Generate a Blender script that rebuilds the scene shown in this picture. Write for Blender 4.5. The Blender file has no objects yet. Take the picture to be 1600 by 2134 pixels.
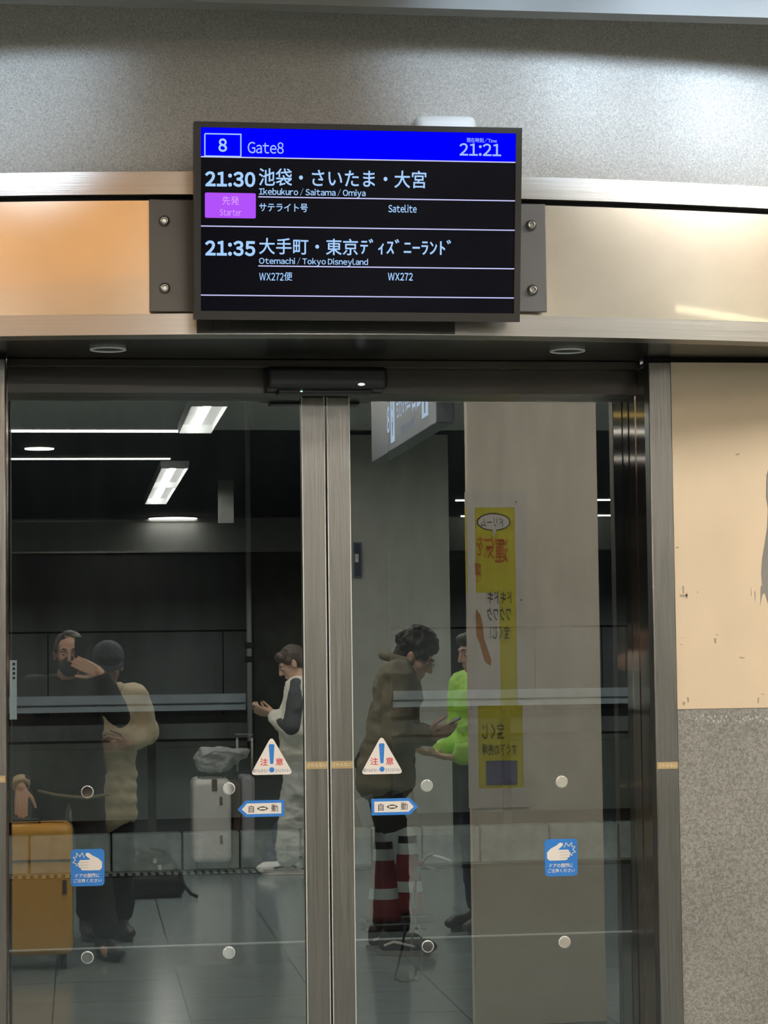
import bpy, bmesh, math, random
import numpy as np
from mathutils import Vector, Matrix, Euler, noise

random.seed(7)
SC = bpy.context.scene
COL = SC.collection
PI = math.pi

# ------------------------------------------------------------------ camera
CX, CY = 800.0, 1067.0
VPX = np.array([33550.0, 930.0])          # vanishing point of the door wall's horizontals
FOOT = np.array([168.0, 1342.0])          # foot of the perpendicular on the glass
FPX = math.sqrt(-((VPX[0]-CX)*(FOOT[0]-CX)+(VPX[1]-CY)*(FOOT[1]-CY)))
def _n(v): return v/np.linalg.norm(v)
_X = _n(np.array([VPX[0]-CX, VPX[1]-CY, FPX])); _Y = _n(np.array([FOOT[0]-CX, FOOT[1]-CY, FPX])); _Z = np.cross(_X, _Y)
RW = np.array([_X, _Y, _Z])
EYE = np.array([0.0, -5.9, 1.65])
cam_d = bpy.data.cameras.new('camera'); cam = bpy.data.objects.new('camera', cam_d); COL.objects.link(cam)
cam_d.sensor_fit = 'HORIZONTAL'; cam_d.sensor_width = 36.0; cam_d.lens = FPX/1600.0*36.0
cam_d.clip_start = 0.02; cam_d.clip_end = 200
_r, _u, _b = RW[:, 0], -RW[:, 1], -RW[:, 2]
cam.matrix_world = Matrix(((_r[0], _u[0], _b[0], EYE[0]), (_r[1], _u[1], _b[1], EYE[1]), (_r[2], _u[2], _b[2], EYE[2]), (0, 0, 0, 1)))
SC.camera = cam
def at(px, py, Y):
    """the point of the plane y = Y seen at a pixel of the photograph"""
    d = RW @ np.array([px-CX, py-CY, FPX]); t = (Y-EYE[1])/d[1]
    return Vector(EYE+t*d)
def on_plane(px, py, o, n):
    d = RW @ np.array([px-CX, py-CY, FPX]); o = np.array(o); n = np.array(n)
    return Vector(EYE + d*(np.dot(o-EYE, n)/np.dot(d, n)))

# ------------------------------------------------------------------ view, world
SC.view_settings.view_transform = 'Standard'; SC.view_settings.look = 'None'
SC.view_settings.gamma = 1.0; SC.view_settings.use_curve_mapping = False
SC.view_settings.exposure = 0.0
W = bpy.data.worlds.new('night'); SC.world = W; W.use_nodes = True
W.node_tree.nodes['Background'].inputs[0].default_value = (0.05, 0.06, 0.09, 1)
W.node_tree.nodes['Background'].inputs[1].default_value = 0.12

# lamp levels
L_HALL = 75.0        # hall ceiling fixtures
L_DOOR = 105.0        # fixtures just inside the doors
L_LINE = 9.0
L_YEL = 3.0
L_WARM = 1.8  # added amber panels that tint the header band
L_CANOPY = 27.0  # added tubes outside, out of view
L_NEAR = 27.0  # added square fill lights in the hall

# ------------------------------------------------------------------ materials
def lin(c):
    return tuple(((v/255.0)/12.92 if v/255.0 <= 0.04045 else (((v/255.0)+0.055)/1.055)**2.4) for v in c)
def mat(name, col, rough=0.6, metal=0.0, spec=0.5, var=0.0, vscale=(8, 8, 8), bump=0.0, bscale=(60, 60, 60), detail=3.0, coat=0.0, aniso=0.0, rvar=0.0):
    m = bpy.data.materials.new(name); m.use_nodes = True
    nt = m.node_tree; p = nt.nodes['Principled BSDF']
    p.inputs['Base Color'].default_value = (*col, 1); p.inputs['Roughness'].default_value = rough
    p.inputs['Metallic'].default_value = metal; p.inputs['Specular IOR Level'].default_value = spec
    p.inputs['Coat Weight'].default_value = coat
    p.inputs['Anisotropic'].default_value = aniso
    tc = nt.nodes.new('ShaderNodeTexCoord')
    def tex(sc, det):
        mp = nt.nodes.new('ShaderNodeMapping'); mp.inputs['Scale'].default_value = sc
        nt.links.new(tc.outputs['Object'], mp.inputs['Vector'])
        t = nt.nodes.new('ShaderNodeTexNoise'); t.inputs['Scale'].default_value = 1.0; t.inputs['Detail'].default_value = det
        nt.links.new(mp.outputs[0], t.inputs['Vector']); return t
    if var or rvar:
        t = tex(vscale, detail)
        if var:
            r = nt.nodes.new('ShaderNodeValToRGB'); e = r.color_ramp.elements
            e[0].position = 0.3; e[1].position = 0.7
            e[0].color = (*[c*(1-var) for c in col], 1); e[1].color = (*[min(1, c*(1+var)) for c in col], 1)
            nt.links.new(t.outputs['Fac'], r.inputs[0]); nt.links.new(r.outputs[0], p.inputs['Base Color'])
        if rvar:
            mr = nt.nodes.new('ShaderNodeMapRange'); mr.inputs[1].default_value = 0.3; mr.inputs[2].default_value = 0.7
            mr.inputs[3].default_value = max(0.02, rough-rvar); mr.inputs[4].default_value = rough+rvar
            nt.links.new(t.outputs['Fac'], mr.inputs[0]); nt.links.new(mr.outputs[0], p.inputs['Roughness'])
    if bump:
        t = tex(bscale, 2.0)
        b = nt.nodes.new('ShaderNodeBump'); b.inputs['Strength'].default_value = bump; b.inputs['Distance'].default_value = 0.01
        nt.links.new(t.outputs['Fac'], b.inputs['Height']); nt.links.new(b.outputs[0], p.inputs['Normal'])
    return m
def glow(name, col, s=1.0):
    m = bpy.data.materials.new(name); m.use_nodes = True; nt = m.node_tree
    nt.nodes.remove(nt.nodes['Principled BSDF']); e = nt.nodes.new('ShaderNodeEmission')
    e.inputs[0].default_value = (*col, 1); e.inputs[1].default_value = s
    nt.links.new(e.outputs[0], nt.nodes['Material Output'].inputs[0]); return m
def glass_mat(name, tint, ior):
    m = bpy.data.materials.new(name); m.use_nodes = True; nt = m.node_tree
    nt.nodes.remove(nt.nodes['Principled BSDF'])
    t = nt.nodes.new('ShaderNodeBsdfTransparent'); t.inputs[0].default_value = (*tint, 1)
    if ior:
        g = nt.nodes.new('ShaderNodeBsdfGlossy'); g.inputs['Roughness'].default_value = 0.0; g.inputs[0].default_value = (0.98, 1, 0.97, 1)
        f = nt.nodes.new('ShaderNodeFresnel'); f.inputs[0].default_value = ior
        mx = nt.nodes.new('ShaderNodeMixShader')
        nt.links.new(f.outputs[0], mx.inputs[0]); nt.links.new(t.outputs[0], mx.inputs[1]); nt.links.new(g.outputs[0], mx.inputs[2])
        nt.links.new(mx.outputs[0], nt.nodes['Material Output'].inputs[0])
    else:
        nt.links.new(t.outputs[0], nt.nodes['Material Output'].inputs[0])
    return m
def speckle(name, c0, c1, scale, rough, bump, spec=0.5, stain=0.0):
    """wall vinyl with short worm-like grains"""
    m = bpy.data.materials.new(name); m.use_nodes = True; nt = m.node_tree; p = nt.nodes['Principled BSDF']
    tc = nt.nodes.new('ShaderNodeTexCoord')
    t = nt.nodes.new('ShaderNodeTexNoise'); t.inputs['Scale'].default_value = scale; t.inputs['Detail'].default_value = 4; t.inputs['Distortion'].default_value = 1.2
    nt.links.new(tc.outputs['Object'], t.inputs['Vector'])
    r = nt.nodes.new('ShaderNodeValToRGB'); e = r.color_ramp.elements
    e[0].position = 0.40; e[1].position = 0.60; e[0].color = (*c0, 1); e[1].color = (*c1, 1)
    nt.links.new(t.outputs['Fac'], r.inputs[0])
    src = r.outputs[0]
    if stain:
        t2 = nt.nodes.new('ShaderNodeTexNoise'); t2.inputs['Scale'].default_value = 3.0; t2.inputs['Detail'].default_value = 5
        nt.links.new(tc.outputs['Object'], t2.inputs['Vector'])
        mr = nt.nodes.new('ShaderNodeMapRange'); mr.inputs[1].default_value = 0.3; mr.inputs[2].default_value = 0.7; mr.inputs[3].default_value = 1-stain; mr.inputs[4].default_value = 1+stain
        nt.links.new(t2.outputs['Fac'], mr.inputs[0])
        mx = nt.nodes.new('ShaderNodeVectorMath'); mx.operation = 'SCALE'
        nt.links.new(src, mx.inputs[0]); nt.links.new(mr.outputs[0], mx.inputs['Scale']); src = mx.outputs[0]
    nt.links.new(src, p.inputs['Base Color'])
    p.inputs['Roughness'].default_value = rough; p.inputs['Specular IOR Level'].default_value = spec
    b = nt.nodes.new('ShaderNodeBump'); b.inputs['Strength'].default_value = bump; b.inputs['Distance'].default_value = 0.004
    nt.links.new(t.outputs['Fac'], b.inputs['Height']); nt.links.new(b.outputs[0], p.inputs['Normal'])
    return m
def tile_mat(name, c, joint, size, rough):
    m = bpy.data.materials.new(name); m.use_nodes = True; nt = m.node_tree; p = nt.nodes['Principled BSDF']
    tc = nt.nodes.new('ShaderNodeTexCoord'); br = nt.nodes.new('ShaderNodeTexBrick')
    br.offset = 0.0; br.inputs['Scale'].default_value = 1.0; br.inputs['Brick Width'].default_value = size; br.inputs['Row Height'].default_value = size
    br.inputs['Mortar Size'].default_value = 0.004; br.inputs['Color1'].default_value = (*c, 1); br.inputs['Color2'].default_value = (*[x*0.92 for x in c], 1)
    br.inputs['Mortar'].default_value = (*joint, 1)
    mp = nt.nodes.new('ShaderNodeMapping'); mp.inputs['Location'].default_value = (0.13, 0.2, 0)
    nt.links.new(tc.outputs['Object'], mp.inputs[0]); nt.links.new(mp.outputs[0], br.inputs['Vector'])
    nt.links.new(br.outputs['Color'], p.inputs['Base Color'])
    p.inputs['Roughness'].default_value = rough
    return m

M = {}
M['vinyl'] = speckle('grey_vinyl', (0.39, 0.37, 0.34), (0.60, 0.57, 0.525), 240, 0.40, 0.8, 0.5, 0.05)
M['wainscot'] = speckle('fleck_vinyl', (0.215, 0.205, 0.18), (0.35, 0.335, 0.30), 120, 0.55, 0.3, 0.4, 0.10)
M['beige'] = mat('beige_board', (0.76, 0.60, 0.41), 0.5, var=0.04, vscale=(6, 6, 5), bump=0.03, bscale=(150, 150, 150))
M['steel_h'] = mat('brushed_steel', (0.48, 0.465, 0.44), 0.30, 1.0, bump=0.03, bscale=(6, 6, 420), rvar=0.02, vscale=(2, 2, 160), var=0.04)
M['steel_v'] = mat('brushed_steel_upright', (0.29, 0.275, 0.255), 0.33, 1.0, bump=0.10, bscale=(420, 420, 6), rvar=0.05, vscale=(200, 200, 4), var=0.07)
M['panel'] = mat('satin_metal_panel', (0.66, 0.60, 0.51), 0.24, 0.95, var=0.05, vscale=(5, 5, 5), bump=0.01, bscale=(40, 40, 40), coat=0.9)
M['bronze'] = mat('dark_bronze', (0.42, 0.34, 0.285), 0.06, 0.95, bump=0.004, bscale=(30, 30, 1.0))
M['soffit'] = mat('dark_soffit_metal', (0.055, 0.052, 0.05), 0.25, 0.7, var=0.1, vscale=(3, 3, 3))
M['transom'] = mat('dark_transom_metal', (0.065, 0.06, 0.053), 0.3, 0.7, var=0.05, vscale=(3, 60, 60))
M['black'] = mat('black_plastic', (0.012, 0.012, 0.013), 0.35)
M['gap'] = mat('black_gap', (0.006, 0.006, 0.006), 0.8)
M['bezel'] = mat('display_bezel', (0.027, 0.023, 0.020), 0.5, var=0.05, vscale=(20, 20, 20))
M['edge_highlight'] = mat('pale_edge_highlight', (0.80, 0.79, 0.74), 0.45, 0.6)
M['plate'] = mat('grey_plate', (0.125, 0.11, 0.095), 0.45, 0.2, var=0.04)
M['plate2'] = mat('grey_plate_cool', (0.145, 0.14, 0.138), 0.45, 0.2, var=0.04)
M['reflection_tone'] = mat('dark_trim_reflection', (0.045, 0.042, 0.038), 0.35, 0.4, var=0.1)
M['bolt'] = mat('steel_bolt', (0.35, 0.33, 0.30), 0.3, 0.9)
M['white'] = mat('white_plastic', (0.8, 0.82, 0.82), 0.4)
M['ceil'] = mat('ceiling_board', (0.62, 0.61, 0.58), 0.8, bump=0.05, bscale=(40, 40, 40))
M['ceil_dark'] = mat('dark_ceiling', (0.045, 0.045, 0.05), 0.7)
M['fascia'] = mat('pale_fascia', (0.24, 0.235, 0.225), 0.7, var=0.03)
M['hall_floor'] = tile_mat('polished_floor_tiles', (0.235, 0.29, 0.30), (0.04, 0.045, 0.045), 0.6, 0.13)
M['hall_wall'] = mat('hall_wall_paint', (0.48, 0.50, 0.45), 0.7, var=0.04)
M['dark_glass'] = mat('dark_window_glass', (0.008, 0.009, 0.011), 0.25)
M['bulkhead'] = mat('bulkhead_paint', (0.40, 0.40, 0.38), 0.6)
M['pillar'] = mat('pillar_paint', (0.76, 0.70, 0.60), 0.55, var=0.03)
M['pane'] = glass_mat('door_glass', (0.84, 0.90, 0.86), 2.85)
M['pane_back'] = glass_mat('door_glass_back', (0.97, 0.99, 0.98), None)
M['chrome'] = mat('mirror_disc', (0.92, 0.92, 0.90), 0.04, 1.0)
M['st_white'] = mat('sticker_cream', (0.93, 0.86, 0.78), 0.5)
M['st_blue'] = mat('sticker_blue', lin((52, 134, 222)), 0.45)
M['st_red'] = mat('sticker_red', lin((225, 65, 75)), 0.5)
M['st_ink'] = mat('sticker_ink', lin((70, 62, 62)), 0.5)
M['st_small'] = mat('sticker_small_ink', lin((95, 115, 155)), 0.5)
M['gold'] = mat('gold_tape', (0.50, 0.36, 0.17), 0.45)
M['gold_ink'] = mat('gold_tape_ink', (0.85, 0.74, 0.50), 0.5)
M['asphalt'] = mat('asphalt', (0.085, 0.09, 0.09), 0.55, var=0.25, vscale=(30, 30, 30), bump=0.15, bscale=(200, 200, 200))
M['paving'] = mat('pavement', (0.07, 0.078, 0.08), 0.6, var=0.12, vscale=(5, 5, 5))
M['road_line'] = mat('pale_kerb_line', (0.55, 0.56, 0.55), 0.6)
M['concrete'] = mat('stained_concrete', (0.25, 0.25, 0.245), 0.85, var=0.30, vscale=(3.5, 3.5, 0.9), bump=0.1, bscale=(30, 30, 30), detail=6)
M['concrete_low'] = mat('weathered_concrete', (0.23, 0.235, 0.21), 0.85, var=0.35, vscale=(2.5, 2.5, 1.2), bump=0.1, bscale=(30, 30, 30), detail=7)
M['block'] = mat('kerb_block', (0.50, 0.52, 0.49), 0.85, var=0.18, vscale=(9, 9, 9), bump=0.2, bscale=(60, 60, 60), detail=6)
M['rail'] = mat('galvanised_rail', (0.74, 0.78, 0.84), 0.5, 0.0, var=0.08)
M['pier'] = mat('dark_pier', (0.075, 0.072, 0.062), 0.8, var=0.2)
M['pipe'] = mat('grey_pipe', (0.80, 0.77, 0.70), 0.5)
M['cone_red'] = mat('cone_red', (0.16, 0.014, 0.018), 0.5)
M['cone_white'] = mat('cone_white', (0.42, 0.42, 0.40), 0.5, var=0.1, vscale=(20, 20, 20))
M['grey_board'] = mat('grey_board', (0.16, 0.16, 0.16), 0.6)
M['tube'] = mat('pale_tube', (0.35, 0.34, 0.33), 0.4)
M['tube_red'] = mat('red_tape', (0.35, 0.05, 0.05), 0.5)
M['skin'] = mat('skin', (0.55, 0.36, 0.27), 0.5, var=0.06, vscale=(14, 14, 14))
M['hair'] = mat('black_hair', (0.018, 0.015, 0.014), 0.5, bump=0.5, bscale=(130, 130, 130))
M['hair_brown'] = mat('dark_brown_hair', (0.06, 0.04, 0.03), 0.5, bump=0.4, bscale=(120, 120, 120))
M['eye'] = mat('eyeball', (0.75, 0.73, 0.70), 0.2); M['iris'] = mat('iris', (0.02, 0.015, 0.012), 0.2)
M['lip'] = mat('lip', (0.42, 0.20, 0.17), 0.45)
M['jacket_black'] = mat('black_cloth', (0.010, 0.010, 0.012), 0.85)
M['trouser_black'] = mat('black_trouser_cloth', (0.008, 0.009, 0.011), 0.85)
M['mask'] = mat('dark_face_mask', (0.03, 0.032, 0.035), 0.8)
M['coat'] = mat('beige_coat_cloth', (0.58, 0.50, 0.35), 0.85, var=0.06, vscale=(9, 9, 9))
M['strap'] = mat('drab_strap', (0.24, 0.21, 0.15), 0.85)
M['cap'] = mat('navy_cap_cloth', (0.035, 0.042, 0.065), 0.8)
M['olive'] = mat('olive_cloth', (0.20, 0.19, 0.14), 0.85, var=0.1, vscale=(10, 10, 10))
M['hivis'] = mat('yellow_green_cloth', (0.42, 0.80, 0.10), 0.7, var=0.05, vscale=(12, 12, 12))
M['navy'] = mat('navy_cloth', (0.02, 0.028, 0.05), 0.85)
M['cream'] = mat('cream_sweatshirt', (0.84, 0.82, 0.72), 0.85, var=0.04, vscale=(10, 10, 10))
M['slate'] = mat('slate_sleeve_panel', (0.06, 0.07, 0.08), 0.85)
M['pants_grey'] = mat('pale_grey_trousers', (0.54, 0.56, 0.53), 0.85, var=0.05)
M['shoe_white'] = mat('white_trainer', (0.8, 0.8, 0.78), 0.5); M['shoe_black'] = mat('black_trainer', (0.02, 0.02, 0.02), 0.5)
M['sole'] = mat('grey_sole', (0.25, 0.25, 0.24), 0.7)
M['orange'] = mat('orange_shell', (0.74, 0.42, 0.085), 0.35, var=0.05)
M['silver'] = mat('silver_shell', (0.62, 0.61, 0.60), 0.35, 0.1, var=0.03)
M['lilac'] = mat('lilac_grey_shell', (0.38, 0.38, 0.42), 0.4)
M['brown'] = mat('brown_lining', (0.09, 0.06, 0.045), 0.7)
M['bag_grey'] = mat('grey_nylon', (0.30, 0.32, 0.33), 0.45, bump=0.3, bscale=(18, 18, 18))
M['bag_black'] = mat('black_nylon', (0.012, 0.013, 0.015), 0.7)
M['bag_navy'] = mat('navy_nylon', (0.05, 0.065, 0.11), 0.6, bump=0.3, bscale=(20, 20, 20))
M['phone'] = mat('phone_body', (0.01, 0.01, 0.012), 0.2); M['phone_glow'] = glow('phone_screen', (0.7, 0.8, 1.0), 0.6)
M['poster_white'] = mat('poster_paper', (0.72, 0.68, 0.64), 0.35, coat=0.3)
M['poster_yellow'] = mat('poster_yellow', (0.60, 0.54, 0.05), 0.35, coat=0.3)
M['poster_red'] = mat('poster_red_ink', (0.50, 0.10, 0.02), 0.4); M['poster_ink'] = mat('poster_black_ink', (0.04, 0.035, 0.03), 0.4)
M['poster_blue'] = mat('poster_blue_box', (0.16, 0.16, 0.27), 0.4); M['poster_skin'] = mat('poster_tan_ink', (0.45, 0.22, 0.08), 0.4)
M['sign_grey'] = mat('sign_grey', (0.17, 0.20, 0.24), 0.4)
M['sign_lit'] = glow('sign_backlit', (0.62, 0.76, 1.0), 2.6); M['sign_dim'] = glow('sign_backlit_small', (0.62, 0.76, 1.0), 1.0)
M['lamp'] = glow('hall_lamp_diffuser', (1.0, 0.98, 0.93), L_HALL)
M['fill_near'] = glow('near_fill_diffuser', (1.0, 0.95, 0.88), L_NEAR)
M['glow_pale'] = glow('pale_glow', (1.0, 0.96, 0.88), 0.85)
M['lamp_cream'] = glow('cream_lamp', (1.0, 0.92, 0.58), 13.0)
M['lamp_line'] = glow('line_lamp', (1.0, 1.0, 0.94), L_LINE)
M['lamp_yellow'] = glow('yellow_line_lamp', (1.0, 0.78, 0.22), L_YEL)
M['glow_warm'] = glow('amber_glow', (1.0, 0.45, 0.09), L_WARM)
M['fill_canopy'] = glow('added_canopy_glow', (0.95, 1.0, 0.97), L_CANOPY)
M['scr_off'] = mat('screen_glass', (0.003, 0.003, 0.009), 0.18, spec=0.2)
M['scr_blue'] = glow('screen_blue', (0.0, 0.0, 1.0), 1.0)
M['scr_text'] = glow('screen_text', lin((168, 208, 255)), 1.0)
M['scr_dim'] = glow('screen_header_text', lin((165, 190, 255)), 1.0)
M['scr_line'] = glow('screen_line', lin((205, 205, 255)), 1.0)
M['scr_purple'] = glow('screen_badge', lin((178, 82, 250)), 1.0); M['scr_btext'] = glow('screen_badge_text', lin((220, 165, 255)), 1.0)
M['led_green'] = glow('led_green', (0.35, 1.0, 0.6), 2.0); M['led_white'] = glow('led_white', (0.9, 0.95, 1.0), 1.0)
M['peel'] = mat('bare_grey_plaster', (0.27, 0.25, 0.23), 0.8, var=0.1)
M['scuff'] = mat('scuff_mark', (0.42, 0.34, 0.24), 0.7); M['residue'] = mat('adhesive_residue', (0.50, 0.50, 0.46), 0.6)

# ------------------------------------------------------------------ mesh helpers
def world(o):
    return o.matrix_basis.copy() if o.parent is None else world(o.parent) @ o.matrix_parent_inverse @ o.matrix_basis
def attach(o, parent):
    o.parent = parent; o.matrix_parent_inverse = world(parent).inverted()
class MB:
    """collects shapes and links them as ONE mesh object"""
    def __init__(s): s.bm = bmesh.new(); s.mats = []
    def _mi(s, m):
        if m not in s.mats: s.mats.append(m)
        return s.mats.index(m)
    def _tag(s, faces, m, smooth=False):
        i = s._mi(m)
        for f in faces: f.material_index = i; f.smooth = smooth
    def box(s, a, b, m, bev=0.0, seg=2, mtx=None):
        a = Vector(a); b = Vector(b); lo = Vector([min(x, y) for x, y in zip(a, b)]); hi = Vector([max(x, y) for x, y in zip(a, b)])
        r = bmesh.ops.create_cube(s.bm, size=1.0); vs = r['verts']; c = (lo+hi)/2; d = hi-lo
        for v in vs: v.co = Vector((v.co.x*d.x, v.co.y*d.y, v.co.z*d.z))+c
        fs = set(f for v in vs for f in v.link_faces)
        if bev:
            es = list(set(e for v in vs for e in v.link_edges))
            r2 = bmesh.ops.bevel(s.bm, geom=es, offset=bev, segments=seg, profile=0.5, affect='EDGES')
            fs = set(r2['faces']) | set(f for f in fs if f.is_valid)
            vs = list(set(v for f in fs for v in f.verts))
        if mtx is not None:
            for v in vs: v.co = mtx @ v.co
        s._tag(fs, m, bool(bev)); return s
    def poly(s, pts, m, depth=None):
        """a polygon; with depth (vector) a closed prism"""
        pts = [Vector(p) for p in pts]
        v0 = [s.bm.verts.new(p) for p in pts]; fs = [s.bm.faces.new(v0)]
        if depth is not None:
            d = Vector(depth); v1 = [s.bm.verts.new(p+d) for p in pts]
            fs.append(s.bm.faces.new(list(reversed(v1))))
            n = len(pts)
            for i in range(n):
                fs.append(s.bm.faces.new([v0[i], v1[i], v1[(i+1) % n], v0[(i+1) % n]]))
        s._tag(fs, m); return s
    def tube(s, pts, r, m, n=10, cap=True):
        pts = [Vector(p) for p in pts]; rs = r if isinstance(r, (list, tuple)) else [r]*len(pts); rings = []
        up = None
        for i, p in enumerate(pts):
            t = (pts[min(i+1, len(pts)-1)]-pts[max(i-1, 0)]).normalized()
            if up is None: up = t.orthogonal().normalized()
            up = (up-t*up.dot(t)).normalized(); w = t.cross(up)
            rings.append([s.bm.verts.new(p+(up*math.cos(2*PI*k/n)+w*math.sin(2*PI*k/n))*rs[i]) for k in range(n)])
        fs = []
        for a, b in zip(rings, rings[1:]):
            for k in range(n): fs.append(s.bm.faces.new([a[k], a[(k+1) % n], b[(k+1) % n], b[k]]))
        s._tag(fs, m, True)
        if cap: s._tag([s.bm.faces.new(list(reversed(rings[0]))), s.bm.faces.new(rings[-1])], m)
        return s
    def lathe(s, prof, c, m, n=24, axis='Z'):
        """prof: (radius, height) pairs, or (radius, height, material)"""
        c = Vector(c); rings = []
        def P(r, h, k):
            a = 2*PI*k/n
            q = (r*math.cos(a), r*math.sin(a), h)
            return c+Vector(q if axis == 'Z' else (q[0], q[2], q[1]) if axis == 'Y' else (q[2], q[0], q[1]))
        for p in prof: rings.append([s.bm.verts.new(P(max(p[0], 1e-4), p[1], k)) for k in range(n)])
        for i, (a, b) in enumerate(zip(rings, rings[1:])):
            mm = prof[i][2] if len(prof[i]) > 2 else m
            s._tag([s.bm.faces.new([a[k], a[(k+1) % n], b[(k+1) % n], b[k]]) for k in range(n)], mm, True)
        s._tag([s.bm.faces.new(list(reversed(rings[0]))), s.bm.faces.new(rings[-1])], m)
        return s
    def ell(s, c, r, m, mtx=None, sub=3):
        q = bmesh.ops.create_icosphere(s.bm, subdivisions=sub, radius=1.0); c = Vector(c)
        for v in q['verts']:
            p = Vector((v.co.x*r[0], v.co.y*r[1], v.co.z*r[2]))
            if mtx is not None: p = mtx @ p
            v.co = p+c
        s._tag(set(f for v in q['verts'] for f in v.link_faces), m, True); return s
    def cap(s, p1, r1, p2, r2, m, n=14):
        p1 = Vector(p1); p2 = Vector(p2); d = p2-p1; L = d.length
        if L < 1e-5: return s.ell(p1, (r1, r1, r1), m, sub=2)
        t = d/L; pts = []; rs = []
        for k in range(0, 5):
            a = PI/2*(k/4.0); pts.append(p1-t*r1*math.cos(a)); rs.append(max(1e-4, r1*math.sin(a)))
        for k in range(0, 5):
            a = PI/2*(k/4.0); pts.append(p2+t*r2*math.sin(a)); rs.append(max(1e-4, r2*math.cos(a)))
        s.tube(pts, rs, m, n); return s
    def text(s, body, m, box, frame, bold=0.0, gap=0.065, lift=0.0):
        """lettering fitted into box (u0,v0,u1,v1) of frame (origin, u, v) with normal u x v"""
        def glyphs(tx):
            cu = bpy.data.curves.new('lettering', 'FONT'); cu.body = tx; cu.offset = bold; cu.resolution_u = 3; cu.extrude = 0.0
            o = bpy.data.objects.new('lettering', cu); COL.objects.link(o)
            bpy.context.view_layer.update(); dg = bpy.context.evaluated_depsgraph_get()
            me = bpy.data.meshes.new_from_object(o.evaluated_get(dg))
            c_ = [v.co.copy() for v in me.vertices]; p_ = [list(p.vertices) for p in me.polygons]
            bpy.data.objects.remove(o); bpy.data.curves.remove(cu); bpy.data.meshes.remove(me); return c_, p_
        co, polys, pen = [], [], 0.0
        if all(32 <= ord(c) < 127 for c in body):              # plain letters and figures: the grotesque full-width forms, set close
            for ch in body:
                if ch == ' ': pen += 0.22; continue
                c_, p_ = glyphs(chr(ord(ch)+0xFEE0)); x_ = min(q.x for q in c_); n_ = len(co)
                if ch == '/':
                    for q in c_: q.x = x_+(q.x-x_)*0.45
                co += [Vector((q.x-x_+pen, q.y, 0)) for q in c_]; polys += [[a+n_ for a in p] for p in p_]
                pen += max(q.x for q in c_)-x_+gap
        else: co, polys = glyphs(body)
        if not co: return s
        x0 = min(c.x for c in co); x1 = max(c.x for c in co); y0 = min(c.y for c in co); y1 = max(c.y for c in co)
        u0, v0, u1, v1 = box; sx = (u1-u0)/max(1e-6, x1-x0); sy = (v1-v0)/max(1e-6, y1-y0)
        O, U, V = [Vector(q) for q in frame]; N = U.cross(V)
        vs = [s.bm.verts.new(O+U*(u0+(c.x-x0)*sx)+V*(v0+(c.y-y0)*sy)+N*lift) for c in co]
        fs = []
        for p in polys:
            try: fs.append(s.bm.faces.new([vs[i] for i in p]))
            except ValueError: pass
        s._tag(fs, m); return s
    def build(s, name, parent=None, origin=None):
        me = bpy.data.meshes.new(name); bmesh.ops.recalc_face_normals(s.bm, faces=[f for f in s.bm.faces]) if getattr(s, 'recalc', True) else None
        s.bm.to_mesh(me); s.bm.free()
        for m in s.mats: me.materials.append(m)
        o = bpy.data.objects.new(name, me); COL.objects.link(o)
        if origin is not None:
            origin = Vector(origin); me.transform(Matrix.Translation(-origin)); o.location = origin
        if parent is not None:
            attach(o, parent)
        return o
def empty(name, loc):
    o = bpy.data.objects.new(name, None); COL.objects.link(o); o.location = loc; o.empty_display_size = 0.1; return o
def tag(o, label, cat, group=None):
    o['label'] = label; o['category'] = cat
    if group: o['group'] = group
    return o
def struct(o): o['kind'] = 'structure'; return o
def thing(name, label, cat, loc, group=None): return tag(empty(name, loc), label, cat, group)
def remeshed(mb, name, m, parent, voxel=0.010, smooth=6, fold=0.0, fscale=0.10, origin=None, keep=False):
    """one continuous closed surface grown over overlapping shapes"""
    me = bpy.data.meshes.new('tmp'); bmesh.ops.recalc_face_normals(mb.bm, faces=mb.bm.faces[:]); mb.bm.to_mesh(me); mb.bm.free()
    o = bpy.data.objects.new('tmp', me); COL.objects.link(o)
    r = o.modifiers.new('r', 'REMESH'); r.mode = 'VOXEL'; r.voxel_size = voxel
    sm = o.modifiers.new('s', 'SMOOTH'); sm.iterations = smooth; sm.factor = 0.5
    bpy.context.view_layer.update(); dg = bpy.context.evaluated_depsgraph_get()
    out = bpy.data.meshes.new_from_object(o.evaluated_get(dg)); out.name = name
    bpy.data.objects.remove(o); bpy.data.meshes.remove(me)
    if fold:
        nrm = [v.normal.copy() for v in out.vertices]
        for v, q in zip(out.vertices, nrm):
            p = v.co/fscale
            v.co = v.co+q*fold*(noise.noise(Vector((p.x, p.y, p.z*1.6)))+0.5*noise.noise(Vector((p.x*2.3, p.y*2.3, p.z*3.7))))
    out.materials.clear(); out.materials.append(m)
    for p in out.polygons: p.use_smooth = True
    ob = bpy.data.objects.new(name, out); COL.objects.link(ob)
    if parent is not None:
        attach(ob, parent)
    return ob

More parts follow.
